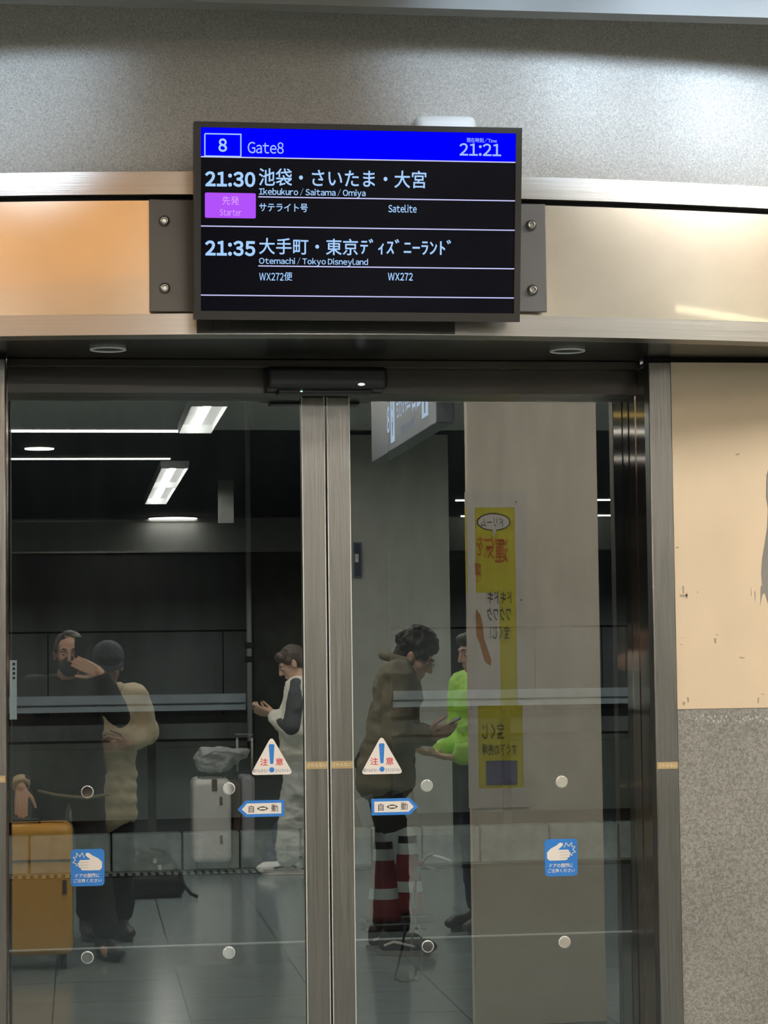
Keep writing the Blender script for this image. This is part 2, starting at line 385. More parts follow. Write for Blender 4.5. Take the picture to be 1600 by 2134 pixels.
# ================================================================== THE SETTING: door wall
Z_SOF, Z_LT, Z_UT, Z_UT2, Z_CEIL = 2.397, 2.448, 2.741, 2.797, 3.42
DOOR_L, DOOR_R = -0.188, 1.509
COLY = -0.23
def hy(x): return min(-0.24, -0.623+0.085*(x-0.75)**2)
HX = [-1.35+i*(4.2/48) for i in range(49)]
def strip(name, z0, z1, off, m, thick=0.04):
    mb = MB()
    f = [(x, hy(x)+off) for x in HX]
    vs = []
    for x, y in f: vs.append([mb.bm.verts.new((x, y, z0)), mb.bm.verts.new((x, y, z1)), mb.bm.verts.new((x, y+thick, z1)), mb.bm.verts.new((x, y+thick, z0))])
    fs = []; fr = []
    for a, b in zip(vs, vs[1:]):
        for k in range(1, 4): fs.append(mb.bm.faces.new([a[k], b[k], b[(k+1) % 4], a[(k+1) % 4]]))
    fv = [(mb.bm.verts.new((x, y, z0)), mb.bm.verts.new((x, y, z1))) for x, y in f]      # the front has its own vertices: crisp edges
    for a, b in zip(fv, fv[1:]): fr.append(mb.bm.faces.new([a[0], b[0], b[1], a[1]]))
    fs += [mb.bm.faces.new(vs[0]), mb.bm.faces.new(list(reversed(vs[-1])))]
    mb._tag(fs, m); mb._tag(fr, m, True)
    mb.bm.normal_update()
    for q in fr:
        if q.normal.y > 0: q.normal_flip()
    mb.recalc = False
    return struct(mb.build(name))
strip('wall_front_upper', Z_UT2, Z_CEIL, 0.0, M['vinyl'], 0.08)
strip('trim_1', Z_UT, Z_UT2, -0.012, M['steel_h'], 0.08)
strip('trim_2', Z_UT-0.012, Z_UT, 0.02, M['gap'], 0.03)
strip('wall_front_band', Z_LT, Z_UT-0.012, 0.004, M['panel'], 0.06)
strip('trim_3', Z_SOF, Z_LT, -0.012, M['steel_h'], 0.08)
mb = MB()                                                  # soffit under the header
for x0, x1 in zip(HX, HX[1:]):
    mb._tag([mb.bm.faces.new([mb.bm.verts.new(p) for p in ((x0, hy(x0)+0.02, Z_SOF+0.001), (x1, hy(x1)+0.02, Z_SOF+0.001), (x1, -0.05, Z_SOF+0.001), (x0, -0.05, Z_SOF+0.001))])], M['soffit'])
mb.box((-1.35, -0.05, Z_SOF), (2.85, 0.12, Z_SOF+0.03), M['soffit'])
struct(mb.build('trim_4'))
# transom over the leaves
mb = MB(); mb.box((DOOR_L, -0.10, 2.313), (DOOR_R, 0.12, 2.376), M['transom'])
struct(mb.build('trim_5'))
mb = MB(); mb.box((DOOR_L, -0.15, 2.376), (DOOR_R, 0.12, Z_SOF), M['transom'], 0.002)
struct(mb.build('trim_6'))
# columns and returns
def column(name, x0, x1, xr0, xr1):
    mb = MB(); mb.box((x0, COLY, 0), (x1, COLY+0.05, 2.386), M['steel_v'], 0.003)
    mb.box((xr0, COLY+0.051, 0), (xr1, 0.06, 2.376), M['bronze'])
    for k in range(1):
        y = COLY+0.15
        mb.box((xr0-0.002 if xr0 > 1 else xr1, y, 0), (xr0 if xr0 > 1 else xr1+0.002, y+0.004, 2.376), M['bronze'])
    mb.box((x0, COLY+0.01, 2.386), (x1, COLY+0.05, Z_SOF), M['gap'])
    return struct(mb.build(name))
column('trim_7', DOOR_R, 1.572, DOOR_R+0.001, 1.56)
column('trim_8', -0.252, DOOR_L, -0.24, DOOR_L-0.001)
# beige wall and grey wainscot, both sides of the doors
for nm, x0, x1 in (('right', 1.5725, 4.6), ('left', -4.2, -0.2525)):
    mb = MB(); mb.box((x0, -0.222, 1.457), (x1, -0.10, 2.386), M['beige']); mb.box((x0, -0.21, 2.386), (x1, -0.10, Z_SOF), M['gap'])
    struct(mb.build('wall_%s_board' % nm))
    mb = MB(); mb.box((x0, -0.225, 0), (x1, -0.10, 1.456), M['wainscot']); struct(mb.build('wall_%s_wainscot' % nm))
for x0, x1, nm in ((-4.2, -1.352, 'wall_front_left'), (2.852, 4.6, 'wall_front_right')):
    mb = MB(); mb.box((x0, -0.24, Z_SOF), (x1, -0.1, Z_CEIL), M['vinyl']); struct(mb.build(nm))
# peeled patch, scuffs and adhesive residue on the right wall
wr = bpy.data.objects['wall_right_board']
def flat(pts, Y, m, mb, th=0.0006):
    mb.poly([at(x, y, Y) for x, y in pts], m, (0, th, 0))
mb = MB(); flat([(1604, 965), (1597, 990), (1596, 1035), (1600, 1060), (1598, 1100), (1592, 1140), (1588, 1165), (1586, 1195), (1588, 1220), (1585, 1222), (1584, 1262), (1588, 1240), (1594, 1235), (1600, 1258), (1640, 1262), (1660, 1100), (1640, 970)], -0.2232, M['peel'], mb)
mb.build('peeled_patch', wr)
mb = MB()
for (x, y, w, h) in ((1422, 1222, 3, 18), (1416, 1240, 16, 4), (1429, 1236, 4, 12), (1488, 1330, 5, 12), (1491, 1322, 5, 3), (1572, 1232, 2, 22), (1564, 1225, 2, 18), (1420, 1328, 4, 2), (1418, 1342, 3, 2), (1422, 1462, 5, 8), (1432, 1452, 3, 14), (1578, 1455, 4, 12), (1586, 1446, 8, 2), (1532, 945, 8, 4), (1452, 1233, 3, 3), (1540, 1370, 12, 1.5), (1408, 1140, 5, 2)):
    j = lambda: random.uniform(-1.2, 1.2)
    flat([(x+j(), y+j()), (x+w+j(), y+j()), (x+w*1.05+j(), y+h*0.6), (x+w*0.7, y+h+j()), (x+w*0.1, y+h*0.8+j())], -0.2228, M['scuff'], mb)
mb.build('scuff_marks', wr)
mb = MB()
for k in range(44):
    x = 1432+k*3.9+random.uniform(-2, 2); y = 1497+random.uniform(-7, 6)
    if 1518 < x < 1530: continue
    w = random.uniform(1.5, 5); h = random.uniform(1.5, 6)
    flat([(x, y), (x+w, y-1), (x+w*0.9, y+h), (x+w*0.2, y+h*0.8)], -0.2258, M['residue'], mb)
mb.build('adhesive_residue', bpy.data.objects['wall_right_wainscot'])

# ------------------------------------------------------------------ sliding door leaves
def leaf(name, gx0, gx1, sx0, sx1):
    o = empty(name, ((gx0+gx1)/2, 0, 0)); struct(o)
    mb = MB(); mb.recalc = False
    # front face carries the reflection, the other faces are plain clear glass
    z0, z1, y0, y1 = 0.06, 2.3125, -0.004, 0.004
    P = [(gx0, y0, z0), (gx1, y0, z0), (gx1, y0, z1), (gx0, y0, z1), (gx0, y1, z0), (gx1, y1, z0), (gx1, y1, z1), (gx0, y1, z1)]
    v = [mb.bm.verts.new(p) for p in P]
    mb._tag([mb.bm.faces.new([v[i] for i in (0, 1, 2, 3)])], M['pane'])
    mb._tag([mb.bm.faces.new([v[i] for i in q]) for q in ((5, 4, 7, 6), (3, 2, 6, 7), (1, 0, 4, 5), (1, 5, 6, 2), (4, 0, 3, 7))], M['pane_back'])
    mb.build('glass_pane', o)
    mb = MB(); mb.box((sx0, -0.022, 0.01), (sx1, 0.022, 2.3125), M['steel_v'], 0.003); mb.build('meeting_stile', o)
    for x in (sx0+0.0012, sx1-0.0012): mb = MB(); mb.box((x-0.0012, -0.0235, 0.01), (x+0.0012, -0.018, 2.3125), M['edge_highlight']); mb.build('stile_edge_highlight', o)  # bevel highlights put into pale strips along the stile edges
    mb = MB(); mb.box((min(gx0, sx0), -0.02, 0.01), (max(gx1, sx1), 0.02, 0.10), M['steel_h'], 0.003); mb.build('bottom_rail', o)
    return o
d1 = leaf('door_1', -0.187, 0.596, 0.5955, 0.6588)
d2 = leaf('door_2', 0.727, 1.508, 0.6645, 0.7275)
# slim gold tapes across the uprights
FZ = ((0, 0, 0), (1, 0, 0), (0, 0, 1))
def tape(x0, x1, Y, label, words_):
    a = at(660, 1602.5, -0.022).z; b = at(660, 1587, -0.022).z
    a2 = at(1391, 1602, COLY).z; b2 = at(1391, 1588, COLY).z
    if Y < -0.1: a, b = a2, b2
    mb = MB(); mb.box((x0, Y-0.0008, a), (x1, Y, b), M['gold'])
    h = b-a; w = x1-x0
    mb.text(words_, M['gold_ink'], (x0+w*0.08, a+h*0.25, x1-w*0.06, b-h*0.2), ((0, Y-0.0012, 0), (1, 0, 0), (0, 0, 1)), 0.01)
    return tag(mb.build('gold_tape', None, ((x0+x1)/2, Y, (a+b)/2)), label, 'tape', 'gold tapes on the door uprights')
tape(0.5975, 0.6575, -0.0222, 'small gold tape with pale writing on the left door stile', 'さわらない')
tape(0.6655, 0.7255, -0.0222, 'small gold tape with pale writing on the right door stile', 'さわらない')
tape(1.512, 1.569, COLY-0.0002, 'small gold tape with pale writing on the steel column beside the beige wall', 'さわらない')
tape(-0.249, -0.191, COLY-0.0002, 'small gold tape at the picture edge on the steel column by the left door', 'さわらない')

# ------------------------------------------------------------------ stickers on the glass
YS = -0.0052
def GP(pts): return [at(x, y, YS) for x, y in pts]
def gbox(x0, y0, x1, y1):
    a = at((x0+x1)/2, (y0+y1)/2, YS); s = (at(x1, (y0+y1)/2, YS)-at(x0, (y0+y1)/2, YS)).length/2; h = (at((x0+x1)/2, y0, YS)-at((x0+x1)/2, y1, YS)).length/2
    return (a.x-s, a.z-h, a.x+s, a.z+h)
GF = ((0, YS-0.0004, 0), (1, 0, 0), (0, 0, 1))
def rpoly(cx, cz, pts, rad, n=5):
    """corner-rounded polygon in x,z about (cx,cz)"""
    out = []
    P = [Vector((x, z)) for x, z in pts]
    for i, p in enumerate(P):
        a = (P[i-1]-p); b = (P[(i+1) % len(P)]-p); ang = a.angle(b); t = min(rad/math.tan(ang/2), a.length*0.45, b.length*0.45)
        p0 = p+a.normalized()*t; p1 = p+b.normalized()*t
        for k in range(n+1):
            s = k/n; q = p0*(1-s)**2+p*2*s*(1-s)+p1*s*s; out.append((cx+q.x, cz+q.y))
    return out
def flat3(pts, y, m, mb, th=0.0004): mb.poly([(x, y, z) for x, z in pts], m, (0, th, 0))
def caution(cx, cy, label):
    c = at(cx, cy, YS); k = 1/ (at(cx+100, cy, YS)-at(cx, cy, YS)).length*100   # px per metre
    S = lambda v: v/k
    mb = MB()
    flat3(rpoly(c.x, c.z, [(S(-45), S(-37)), (S(45), S(-37)), (0, S(43))], S(7)), YS, M['st_white'], mb)
    y2 = YS-0.0005
    flat3(rpoly(c.x, c.z, [(S(-3.4), S(-15)), (S(3.4), S(-15)), (S(6), S(26)), (S(-6), S(26))], S(3.4)), y2, M['st_blue'], mb)
    flat3([(c.x+S(5.4)*math.cos(a*PI/10), c.z+S(-27)+S(5.4)*math.sin(a*PI/10)) for a in range(20)], y2, M['st_blue'], mb)
    mb.text('注', M['st_red'], (c.x+S(-24), c.z+S(-18), c.x+S(-8), c.z+S(-3)), GF, 0.012)
    mb.text('意', M['st_red'], (c.x+S(8), c.z+S(-18), c.x+S(24), c.z+S(-3)), GF, 0.012)
    mb.text('駆け込まない', M['st_small'], (c.x+S(-39), c.z+S(-32), c.x+S(-7), c.z+S(-25)), GF)
    mb.text('立ちどまらない', M['st_small'], (c.x+S(7), c.z+S(-32), c.x+S(39), c.z+S(-25)), GF)
    tag(mb.build('caution_sticker', None, c), label, 'sticker', 'triangular caution stickers on the doors')
caution(566, 1577, 'white triangular caution sticker with blue exclamation mark on the left door pane')
caution(795.5, 1575.5, 'white triangular caution sticker with blue exclamation mark on the right door pane')
def arrow(cx, cy, sgn, label):
    c = at(cx, cy, YS); k = 100/(at(cx+100, cy, YS)-at(cx, cy, YS)).length
    S = lambda v: v/k
    mb = MB(); t = math.radians(0.4)
    out = [(S(-48*sgn), S(17)), (S(32*sgn), S(17)), (S(49*sgn), S(-1)), (S(32*sgn), S(-17)), (S(-48*sgn), S(-17))]
    inn = [(S(-42*sgn), S(11)), (S(29*sgn), S(11)), (S(40*sgn), S(-1)), (S(29*sgn), S(-11)), (S(-42*sgn), S(-11))]
    flat3([(c.x+x, c.z+z) for x, z in out], YS, M['st_blue'], mb)
    flat3([(c.x+x, c.z+z) for x, z in inn], YS-0.0005, M['st_white'], mb, 0.0003)
    o = S(-6 if sgn > 0 else 2); fr = ((0, YS-0.001, 0), (1, 0, 0), (0, 0, 1))
    mb.text('自', M['st_ink'], (c.x+o+S(-28), c.z+S(-8), c.x+o+S(-17), c.z+S(7)), fr, 0.008)
    mb.text('動', M['st_ink'], (c.x+o+S(19), c.z+S(-7), c.x+o+S(33), c.z+S(8)), fr, 0.003)
    eye = lambda a, b: [(c.x+o+S(a*(1-2*i/16))+S(1), c.z+S(b*(1-(1-2*i/16)**2))) for i in range(17)]+[(c.x+o+S(a*(-1+2*i/16))+S(1), c.z-S(b*(1-(1-2*i/16)**2))) for i in range(1, 16)]
    flat3(eye(12, 4.5), YS-0.0010, M['st_ink'], mb, 0.0002)
    flat3(rpoly(c.x+o+S(1), c.z, [(S(-7), S(-1.8)), (S(7), S(-1.8)), (S(7), S(1.8)), (S(-7), S(1.8))], S(1.5)), YS-0.0014, M['st_white'], mb, 0.0002)
    tag(mb.build('automatic_door_sticker', None, c), label, 'sticker', 'automatic door arrow stickers')
arrow(544, 1685, -1, 'blue and white arrow sticker pointing left on the left door pane')
arrow(822, 1681, 1, 'blue and white arrow sticker pointing right on the right door pane')
def finger_sticker(cx, cy, w, h, sgn, label):
    c = at(cx, cy, YS); k = 100/(at(cx+100, cy, YS)-at(cx, cy, YS)).length
    S = lambda v: v/k*w/70.0
    mb = MB(); y2 = YS-0.0005
    H = h*70.0/w/2
    flat3(rpoly(c.x, c.z, [(S(-35), S(-H)), (S(35), S(-H)), (S(35), S(H)), (S(-35), S(H))], S(9)), YS, M['st_blue'], mb)
    q = sgn
    # palm, thumb and four fingers (sgn -1: fingertips to the left)
    hand = [(-30, 10), (-22, 18), (-10, 24), (-2, 30), (4, 29), (4, 24), (-6, 16), (-2, 15), (15, 15), (17.5, 13), (17, 10.5), (20, 9.5), (20.5, 7), (19, 5), (18, 4), (19, 1.5), (17, -0.5), (14, -1.5), (14, -4.5), (11, -6.5), (-4, -7), (-25, -7), (-30, -2)]
    flat3([(c.x-S(x*-1*q), c.z+S(z+1)) for x, z in hand] if q > 0 else [(c.x-S(x), c.z+S(z+1)) for x, z in hand], y2, M['st_white'], mb)
    for zz in (11, 5.4, -0.2):
        mb.box((c.x+S(-2*-1*-q), y2-0.0006, c.z+S(zz-0.5)), (c.x+S(17*q), y2-0.0002, c.z+S(zz+0.3)), M['residue'])
    star = [(8, 21), (12, 31), (17, 23), (24, 31), (24, 22), (31, 22), (26, 16), (32, 11), (25, 9), (24, 4), (19, 7)]
    pts = [Vector((c.x+S((x-1)*q), y2-0.0006, c.z+S(z))) for x, z in star]
    for a, b in zip(pts, pts[1:]):
        d = (b-a).normalized(); nrm = Vector((-d.z, 0, d.x))*S(0.9)
        mb.poly([a-nrm-d*S(0.5), b-nrm+d*S(0.5), b+nrm+d*S(0.5), a+nrm-d*S(0.5)], M['white'], (0, 0.0002, 0))
    fr = ((0, y2-0.0003, 0), (1, 0, 0), (0, 0, 1))
    mb.text('ドアの開閉に', M['white'], (c.x+S(-25), c.z+S(-21), c.x+S(25), c.z+S(-12.5)), fr, 0.02)
    mb.text('ご注意ください', M['white'], (c.x+S(-29), c.z+S(-31), c.x+S(29), c.z+S(-23)), fr, 0.02)
    tag(mb.build('finger_trap_sticker', None, c), label, 'sticker', 'blue mind-your-hand stickers')
finger_sticker(182.5, 1808, 70, 77, -1, 'blue sticker with a white hand, fingertips pointing left, on the left door')
finger_sticker(1169, 1787, 68, 75, 1, 'blue sticker with a white hand, fingertips pointing right, on the right door')
for (x, y, lb) in ((182, 1650, 'upper mirror disc on the left door, above the blue hand sticker'), (477, 1643, 'upper mirror disc on the left door, beside the silver suitcase'),
                   (889, 1637, 'upper mirror disc on the right door, below the green jacket'), (1170, 1629, 'upper mirror disc on the right door, right of the poster'),
                   (182, 1995, 'lower mirror disc on the left door, by the orange suitcase'), (477, 1985, 'lower mirror disc on the left door, near the centre stile'),
                   (891, 1972, 'lower mirror disc on the right door, near the traffic cone'), (1176, 1963, 'lower mirror disc on the right door, nearest the steel column')):
    c = at(x, y, -0.004)
    mb = MB(); mb.lathe([(0.0165, 0.0), (0.0165, -0.002), (0.0150, -0.0024)], c, M['white'], 32, 'Y')
    o = mb.build('mirror_disc', None, c)
    mb = MB(); mb.lathe([(0.0146, -0.001), (0.0146, -0.0030), (0.0140, -0.0032)], c, M['chrome'], 32, 'Y'); mb.build('mirror_face', o)
    tag(o, lb, 'mirror disc', 'round mirror discs on the door glass')

# ------------------------------------------------------------------ sensor over the doors, downlights, bits on the header
c0 = at(553, 818, -0.13); c1 = at(802, 768, -0.13)
t = thing('door_sensor', 'long black door sensor hanging over the meeting stiles', 'sensor', ((c0.x+c1.x)/2, -0.13, c0.z))
mb = MB(); mb.box((c0.x, -0.185, c0.z+0.004), (c1.x, -0.1005, 2.3755), M['black'], 0.012, 3); mb.build('sensor_housing', t)
mb = MB(); mb.box((c0.x+0.03, -0.165, c0.z-0.006), (c1.x-0.04, -0.1005, c0.z+0.006), M['black'], 0.004); mb.build('sensor_lens', t)
p = at(753, 801, -0.186); mb = MB(); mb.ell(p, (0.010, 0.002, 0.004), M['led_white'], sub=2); mb.build('indicator_lamp', t)['label'] = 'white indicator lamp'
p = at(628, 815.5, -0.166); mb = MB(); mb.ell(p, (0.0035, 0.002, 0.002), M['led_green'], sub=2); mb.build('indicator_lamp', t)['label'] = 'green indicator lamp'
for (px, py, lb) in ((225, 727, 'unlit round downlight in the dark soffit over the left door'), (1182, 730, 'unlit round downlight in the dark soffit over the right door')):
    d = RW @ np.array([px-CX, py-CY, FPX]); q = Vector(EYE+d*((Z_SOF-EYE[2])/d[2]))
    t = thing('downlight', lb, 'downlight', (q.x, q.y, Z_SOF), 'downlights in the header soffit')
    mb = MB(); mb.lathe([(0.046, 0.001), (0.046, -0.004), (0.040, -0.004), (0.040, 0.001)], (q.x, q.y, Z_SOF), M['white'], 32); mb.build('downlight_ring', t)
    mb = MB(); mb.lathe([(0.0395, 0.0008), (0.0395, -0.0012)], (q.x, q.y, Z_SOF), M['black'], 32); mb.build('downlight_lens', t)
a = at(858, 266, -0.64); b = at(985, 251, -0.64)
mb = MB(); mb.box((a.x, -0.70, a.z-0.09), (b.x, hy(b.x)-0.0005, b.z), M['white'], 0.018, 3)
tag(mb.build('wall_unit', None, ((a.x+b.x)/2, -0.65, a.z)), 'white rounded wall unit peeping out above the departure screen', 'wall unit')

# ------------------------------------------------------------------ departure display, tilted forward
TILT = math.radians(8.0)
DN = Vector((0, -math.cos(TILT), -math.sin(TILT))); DU = Vector((1, 0, 0)); DV = DU.cross(DN) * -1
DV = Vector((0, -math.sin(TILT), math.cos(TILT)))
DO = at(746, 461, -0.765)
def dl(px, py, lift=0.0):
    p = on_plane(px, py, DO+DN*lift, DN)-DO; return p.dot(DU), p.dot(DV)
disp = thing('departure_display', 'black flat departure screen for gate eight on the header above the doors', 'display screen', (DO.x, DO.y, DO.z-0.26))
F = Matrix(((DU.x, DN.x, DV.x, DO.x), (DU.y, DN.y, DV.y, DO.y), (DU.z, DN.z, DV.z, DO.z), (0, 0, 0, 1)))   # local (u, n, v)
u0, v1 = dl(405, 254); u1, _ = dl(1088, 266); _, v0 = dl(745, 668.5); ub0, _ = dl(404.5, 666); ub1, _ = dl(1083, 668)
u0 = (u0+ub0)/2; u1 = (u1+ub1)/2; _, v1 = dl(746, 259.5)
mb = MB()
sa0, sb1 = dl(419, 268); sa1, _ = dl(1075, 275); _, sb0 = dl(745, 650.5); _, sb1 = dl(746, 271.5); sx0 = dl(418.5, 460)[0]; sx1 = dl(1073, 460)[0]
for a, b in (((u0, -0.06, v0), (u1, 0.0, sb0)), ((u0, -0.06, sb1), (u1, 0.0, v1)), ((u0, -0.06, sb0), (sx0, 0.0, sb1)), ((sx1, -0.06, sb0), (u1, 0.0, sb1)), ((sx0, -0.06, sb0), (sx1, -0.012, sb1))):
    mb.box(a, b, M['bezel'], mtx=F)
mb.box((u0+0.08, -0.10, v0+0.06), (u1-0.08, -0.06, v1-0.06), M['bezel'], mtx=F)
mb.build('screen_housing', disp)
mb = MB(); mb.box((sx0, -0.0118, sb0), (sx1, -0.004, sb1), M['scr_off'], mtx=F); scr = mb.build('screen', disp)
LF = -0.0035
FR = (DO+DN*LF, DU, DV)
def dtext(mb, body, x0, y0, x1, y1, m, bold=0.0, lift=0.0004):
    cu, cv = dl((x0+x1)/2, (y0+y1)/2, LF); w = dl(x1, (y0+y1)/2, LF)[0]-dl(x0, (y0+y1)/2, LF)[0]; h = dl((x0+x1)/2, y0, LF)[1]-dl((x0+x1)/2, y1, LF)[1]
    O = DO+DN*(LF+lift)
    mb.text(body, m, (cu-w/2, cv-h/2, cu+w/2, cv+h/2), (O, DU, DV), bold)
def drect(mb, x0, y0, x1, y1, m, lift=0.0, round_=0.0, px_only=True):
    cu, cv = dl((x0+x1)/2, (y0+y1)/2, LF); w = (dl(x1, (y0+y1)/2, LF)[0]-dl(x0, (y0+y1)/2, LF)[0])/2; h = (dl((x0+x1)/2, y0, LF)[1]-dl((x0+x1)/2, y1, LF)[1])/2
    pts = [(cu-w, cv-h), (cu+w, cv-h), (cu+w, cv+h), (cu-w, cv+h)]
    if round_: pts = rpoly(0, 0, pts, round_)
    O = DO+DN*(LF+lift); mb.poly([O+DU*x+DV*z for x, z in pts], m, -DN*0.0003)
mb = MB(); O = DO+DN*LF
hb = dl(746, 333, LF)[1]
mb.poly([O+DU*x+DV*z for x, z in ((sx0, hb), (sx1, hb), (sx1, sb1), (sx0, sb1))], M['scr_blue'], -DN*0.0003)
hd = mb.build('header_bar', scr)
mb = MB()
for (x0, y0, x1, y1) in ((427, 278, 503, 280.5), (427, 324.5, 503, 327), (425.5, 279, 428, 326), (500.5, 279, 503, 326)): drect(mb, x0, y0, x1, y1, M['scr_text'], 0.0004)
mb.build('gate_number_frame', hd)
def dpart(name, body, x0, y0, x1, y1, m, bold, parent):
    mb = MB(); dtext(mb, body, x0, y0, x1, y1, m, bold); return mb.build(name, parent)
dpart('gate_number', '8', 455, 288.5, 473, 316.5, M['scr_text'], 0.025, scr)
dpart('gate_name', 'Gate8', 516, 296, 591, 320, M['scr_dim'], 0.006, scr)
dpart('clock_caption', '現在時刻／Time', 972, 287.5, 1035, 297.5, M['scr_dim'], 0.003, scr)
dpart('clock_time', '21:21', 957, 299, 1044, 325, M['scr_dim'], 0.016, scr)
mb = MB()
def hline(y, x0=None):
    v = dl(746, y, LF)[1]; a = sx0 if x0 is None else dl(x0, y, LF)[0]
    O = DO+DN*(LF+0.0004); mb.poly([O+DU*x+DV*z for x, z in ((a, v-0.0013), (sx1, v-0.0013), (sx1, v+0.0013), (a, v+0.0013))], M['scr_line'], -DN*0.0003)
hline(332.5); hline(413.5, 538); hline(475.5); hline(556.5, 538); hline(618)
mb.build('dividing_lines', scr)
for y, tm in ((357.5, '21:30'), (501.5, '21:35')): dpart('departure_time', tm, 427, y, 532, y+32, M['scr_text'], 0.036, scr)
dpart('destination_name', '池袋・さいたま・大宮', 540, 353, 889, 390, M['scr_text'], 0.010, scr)
dpart('destination_english', 'Ikebukuro / Saitama / Omiya', 540, 392.5, 762, 411, M['scr_text'], 0.015, scr)
dpart('bus_name', 'サテライト号', 540, 424, 641, 441.5, M['scr_text'], 0.012, scr)
dpart('bus_name_english', 'Satelite', 809, 426.5, 868, 443, M['scr_text'], 0.014, scr)
dpart('destination_name', '大手町・東京', 540, 496.5, 746, 531, M['scr_text'], 0.010, scr); dpart('destination_name', 'ﾃﾞｨｽﾞﾆｰﾗﾝﾄﾞ', 751, 498.5, 940, 531, M['scr_text'], 0.012, scr)
dpart('destination_english', 'Otemachi / Tokyo Disneyland', 540, 537, 767, 554.5, M['scr_text'], 0.015, scr)
mb = MB(); dtext(mb, 'WX272', 540, 568.5, 591, 584.5, M['scr_text'], 0.008); dtext(mb, '便', 592, 567, 609, 585, M['scr_text'], 0.003); mb.build('bus_name', scr)
dpart('bus_name_english', 'WX272', 808, 568.5, 860, 584.5, M['scr_text'], 0.014, scr)
mb = MB(); drect(mb, 427, 402, 533, 454.5, M['scr_purple'], 0.0, 0.004)
dtext(mb, '先発', 463, 409, 498, 427, M['scr_btext'], 0.0, 0.0006); dtext(mb, 'Starter', 458, 436, 503, 449.5, M['scr_btext'], 0.0, 0.0006)
mb.build('starter_badge', scr)
# mounting plates with bolts
for sx, m, pts, bolts in ((0, M['plate'], ((310, 415), (420, 415), (420, 650), (312, 650)), ((342, 461), (343, 601))), (1, M['plate2'], ((1070, 424), (1136, 427), (1140, 650), (1070, 648)), ((1106, 470), (1109, 605)))):
    Y = hy(at(pts[0][0], 500, -0.61).x)-0.02
    P = [at(x, y, Y) for x, y in pts]
    xa, xb = (P[0].x+P[3].x)/2, (P[1].x+P[2].x)/2
    mb = MB(); mb.box((xa, Y, P[2].z), (xb, Y+0.012, P[0].z), m, 0.002); pl = mb.build('mounting_plate', disp)
    for bx, by in bolts:
        q = at(bx, by, Y)
        mb = MB(); mb.lathe([(0.0135, 0.0), (0.0135, -0.004), (0.0105, -0.005), (0.0105, -0.011), (0.008, -0.012), (0.0055, -0.012), (0.0050, -0.007)], (q.x, Y, q.z), M['bolt'], 20, 'Y'); mb.build('bolt', pl)
mb = MB(); xa, xb = at(411, 685, -0.64).x, at(948, 685, -0.64).x  # dark reflection of the screen in the trim, laid on as a dark strip
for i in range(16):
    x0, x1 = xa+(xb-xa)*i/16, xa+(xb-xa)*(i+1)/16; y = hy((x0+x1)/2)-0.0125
    mb.box((x0, y-0.0045, Z_SOF+0.003), (x1, y-0.0005, Z_LT+0.02), M['reflection_tone'])
mb.build('dark_reflection_strip', disp)['label'] = 'dark strip painted for the reflection under the screen'
for px in (470, 1030):
    q = at(px, 460, -0.67); mb = MB(); mb.box((q.x-0.03, -0.72, q.z-0.10), (q.x+0.03, hy(q.x)+0.003, q.z+0.10), M['plate']); mb.build('mounting_arm', disp)

# ================================================================== THE SETTING: hall behind the viewer
HX0, HX1, HYB = -9.0, 8.0, -25.5
mb = MB(); mb.box((HX0, HYB, -0.08), (HX1, 0.20, 0.0), M['hall_floor']); struct(mb.build('floor'))
mb = MB(); mb.box((HX0, -12.1, Z_CEIL-0.02), (HX1, -0.05, Z_CEIL+0.08), M['ceil'])
struct(mb.build('ceiling'))
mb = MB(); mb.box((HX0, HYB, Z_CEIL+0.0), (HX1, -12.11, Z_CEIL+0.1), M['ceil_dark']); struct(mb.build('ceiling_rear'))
mb = MB(); mb.box((-5, -0.86, 3.185), (6.5, -0.80, Z_CEIL-0.021), M['fascia']); f = struct(mb.build('trim_9'))
zf = at(800, 14.5, -0.86).z; 
for v in f.data.vertices:
    if v.co.z < 3.2: v.co.z = zf
mb = MB(); mb.box((HX0, HYB-0.1, 0), (HX1, HYB, 2.93), M['dark_glass']); struct(mb.build('wall_back'))
mb = MB(); mb.box((HX0, HYB-0.1, 2.931), (HX1, HYB+0.3, Z_CEIL), M['bulkhead']); struct(mb.build('wall_back_bulkhead'))
for z in (2.94, 3.38):
    mb = MB(); mb.box((HX0, HYB+0.30, z-0.012), (2.0, HYB+0.33, z+0.012), M['steel_h']); struct(mb.build('trim_%d' % (10 if z < 3 else 11)))
mb = MB(); mb.box((HX0-0.1, HYB, 0), (HX0, 0.2, Z_CEIL), M['hall_wall']); struct(mb.build('wall_left'))
mb = MB(); mb.box((HX1, HYB, 0), (HX1+0.1, 0.2, Z_CEIL), M['hall_wall']); struct(mb.build('wall_right'))
for x0, x1, nm in ((HX0, -4.2, 'wall_front_far_left'), (4.6, HX1, 'wall_front_far_right')):
    mb = MB(); mb.box((x0, -0.2, 0), (x1, -0.1, Z_CEIL), M['hall_wall']); struct(mb.build(nm))
# partition wall behind the waiting people
mb = MB(); mb.box((2.02, -12.6, 0), (3.12, -12.5, Z_CEIL-0.021), M['hall_wall']); struct(mb.build('wall_partition'))
mb = MB(); mb.box((1.87, -12.6, 1.2), (1.96, -12.5, 3.1), M['white'], 0.003); tag(mb.build('lit_edge_strip', None, (1.9, -12.48, 1.2)), 'tall narrow white strip painted for a lit door edge, beside the left door stile', 'lit edge strip')  # lit door edge put in as a white strip
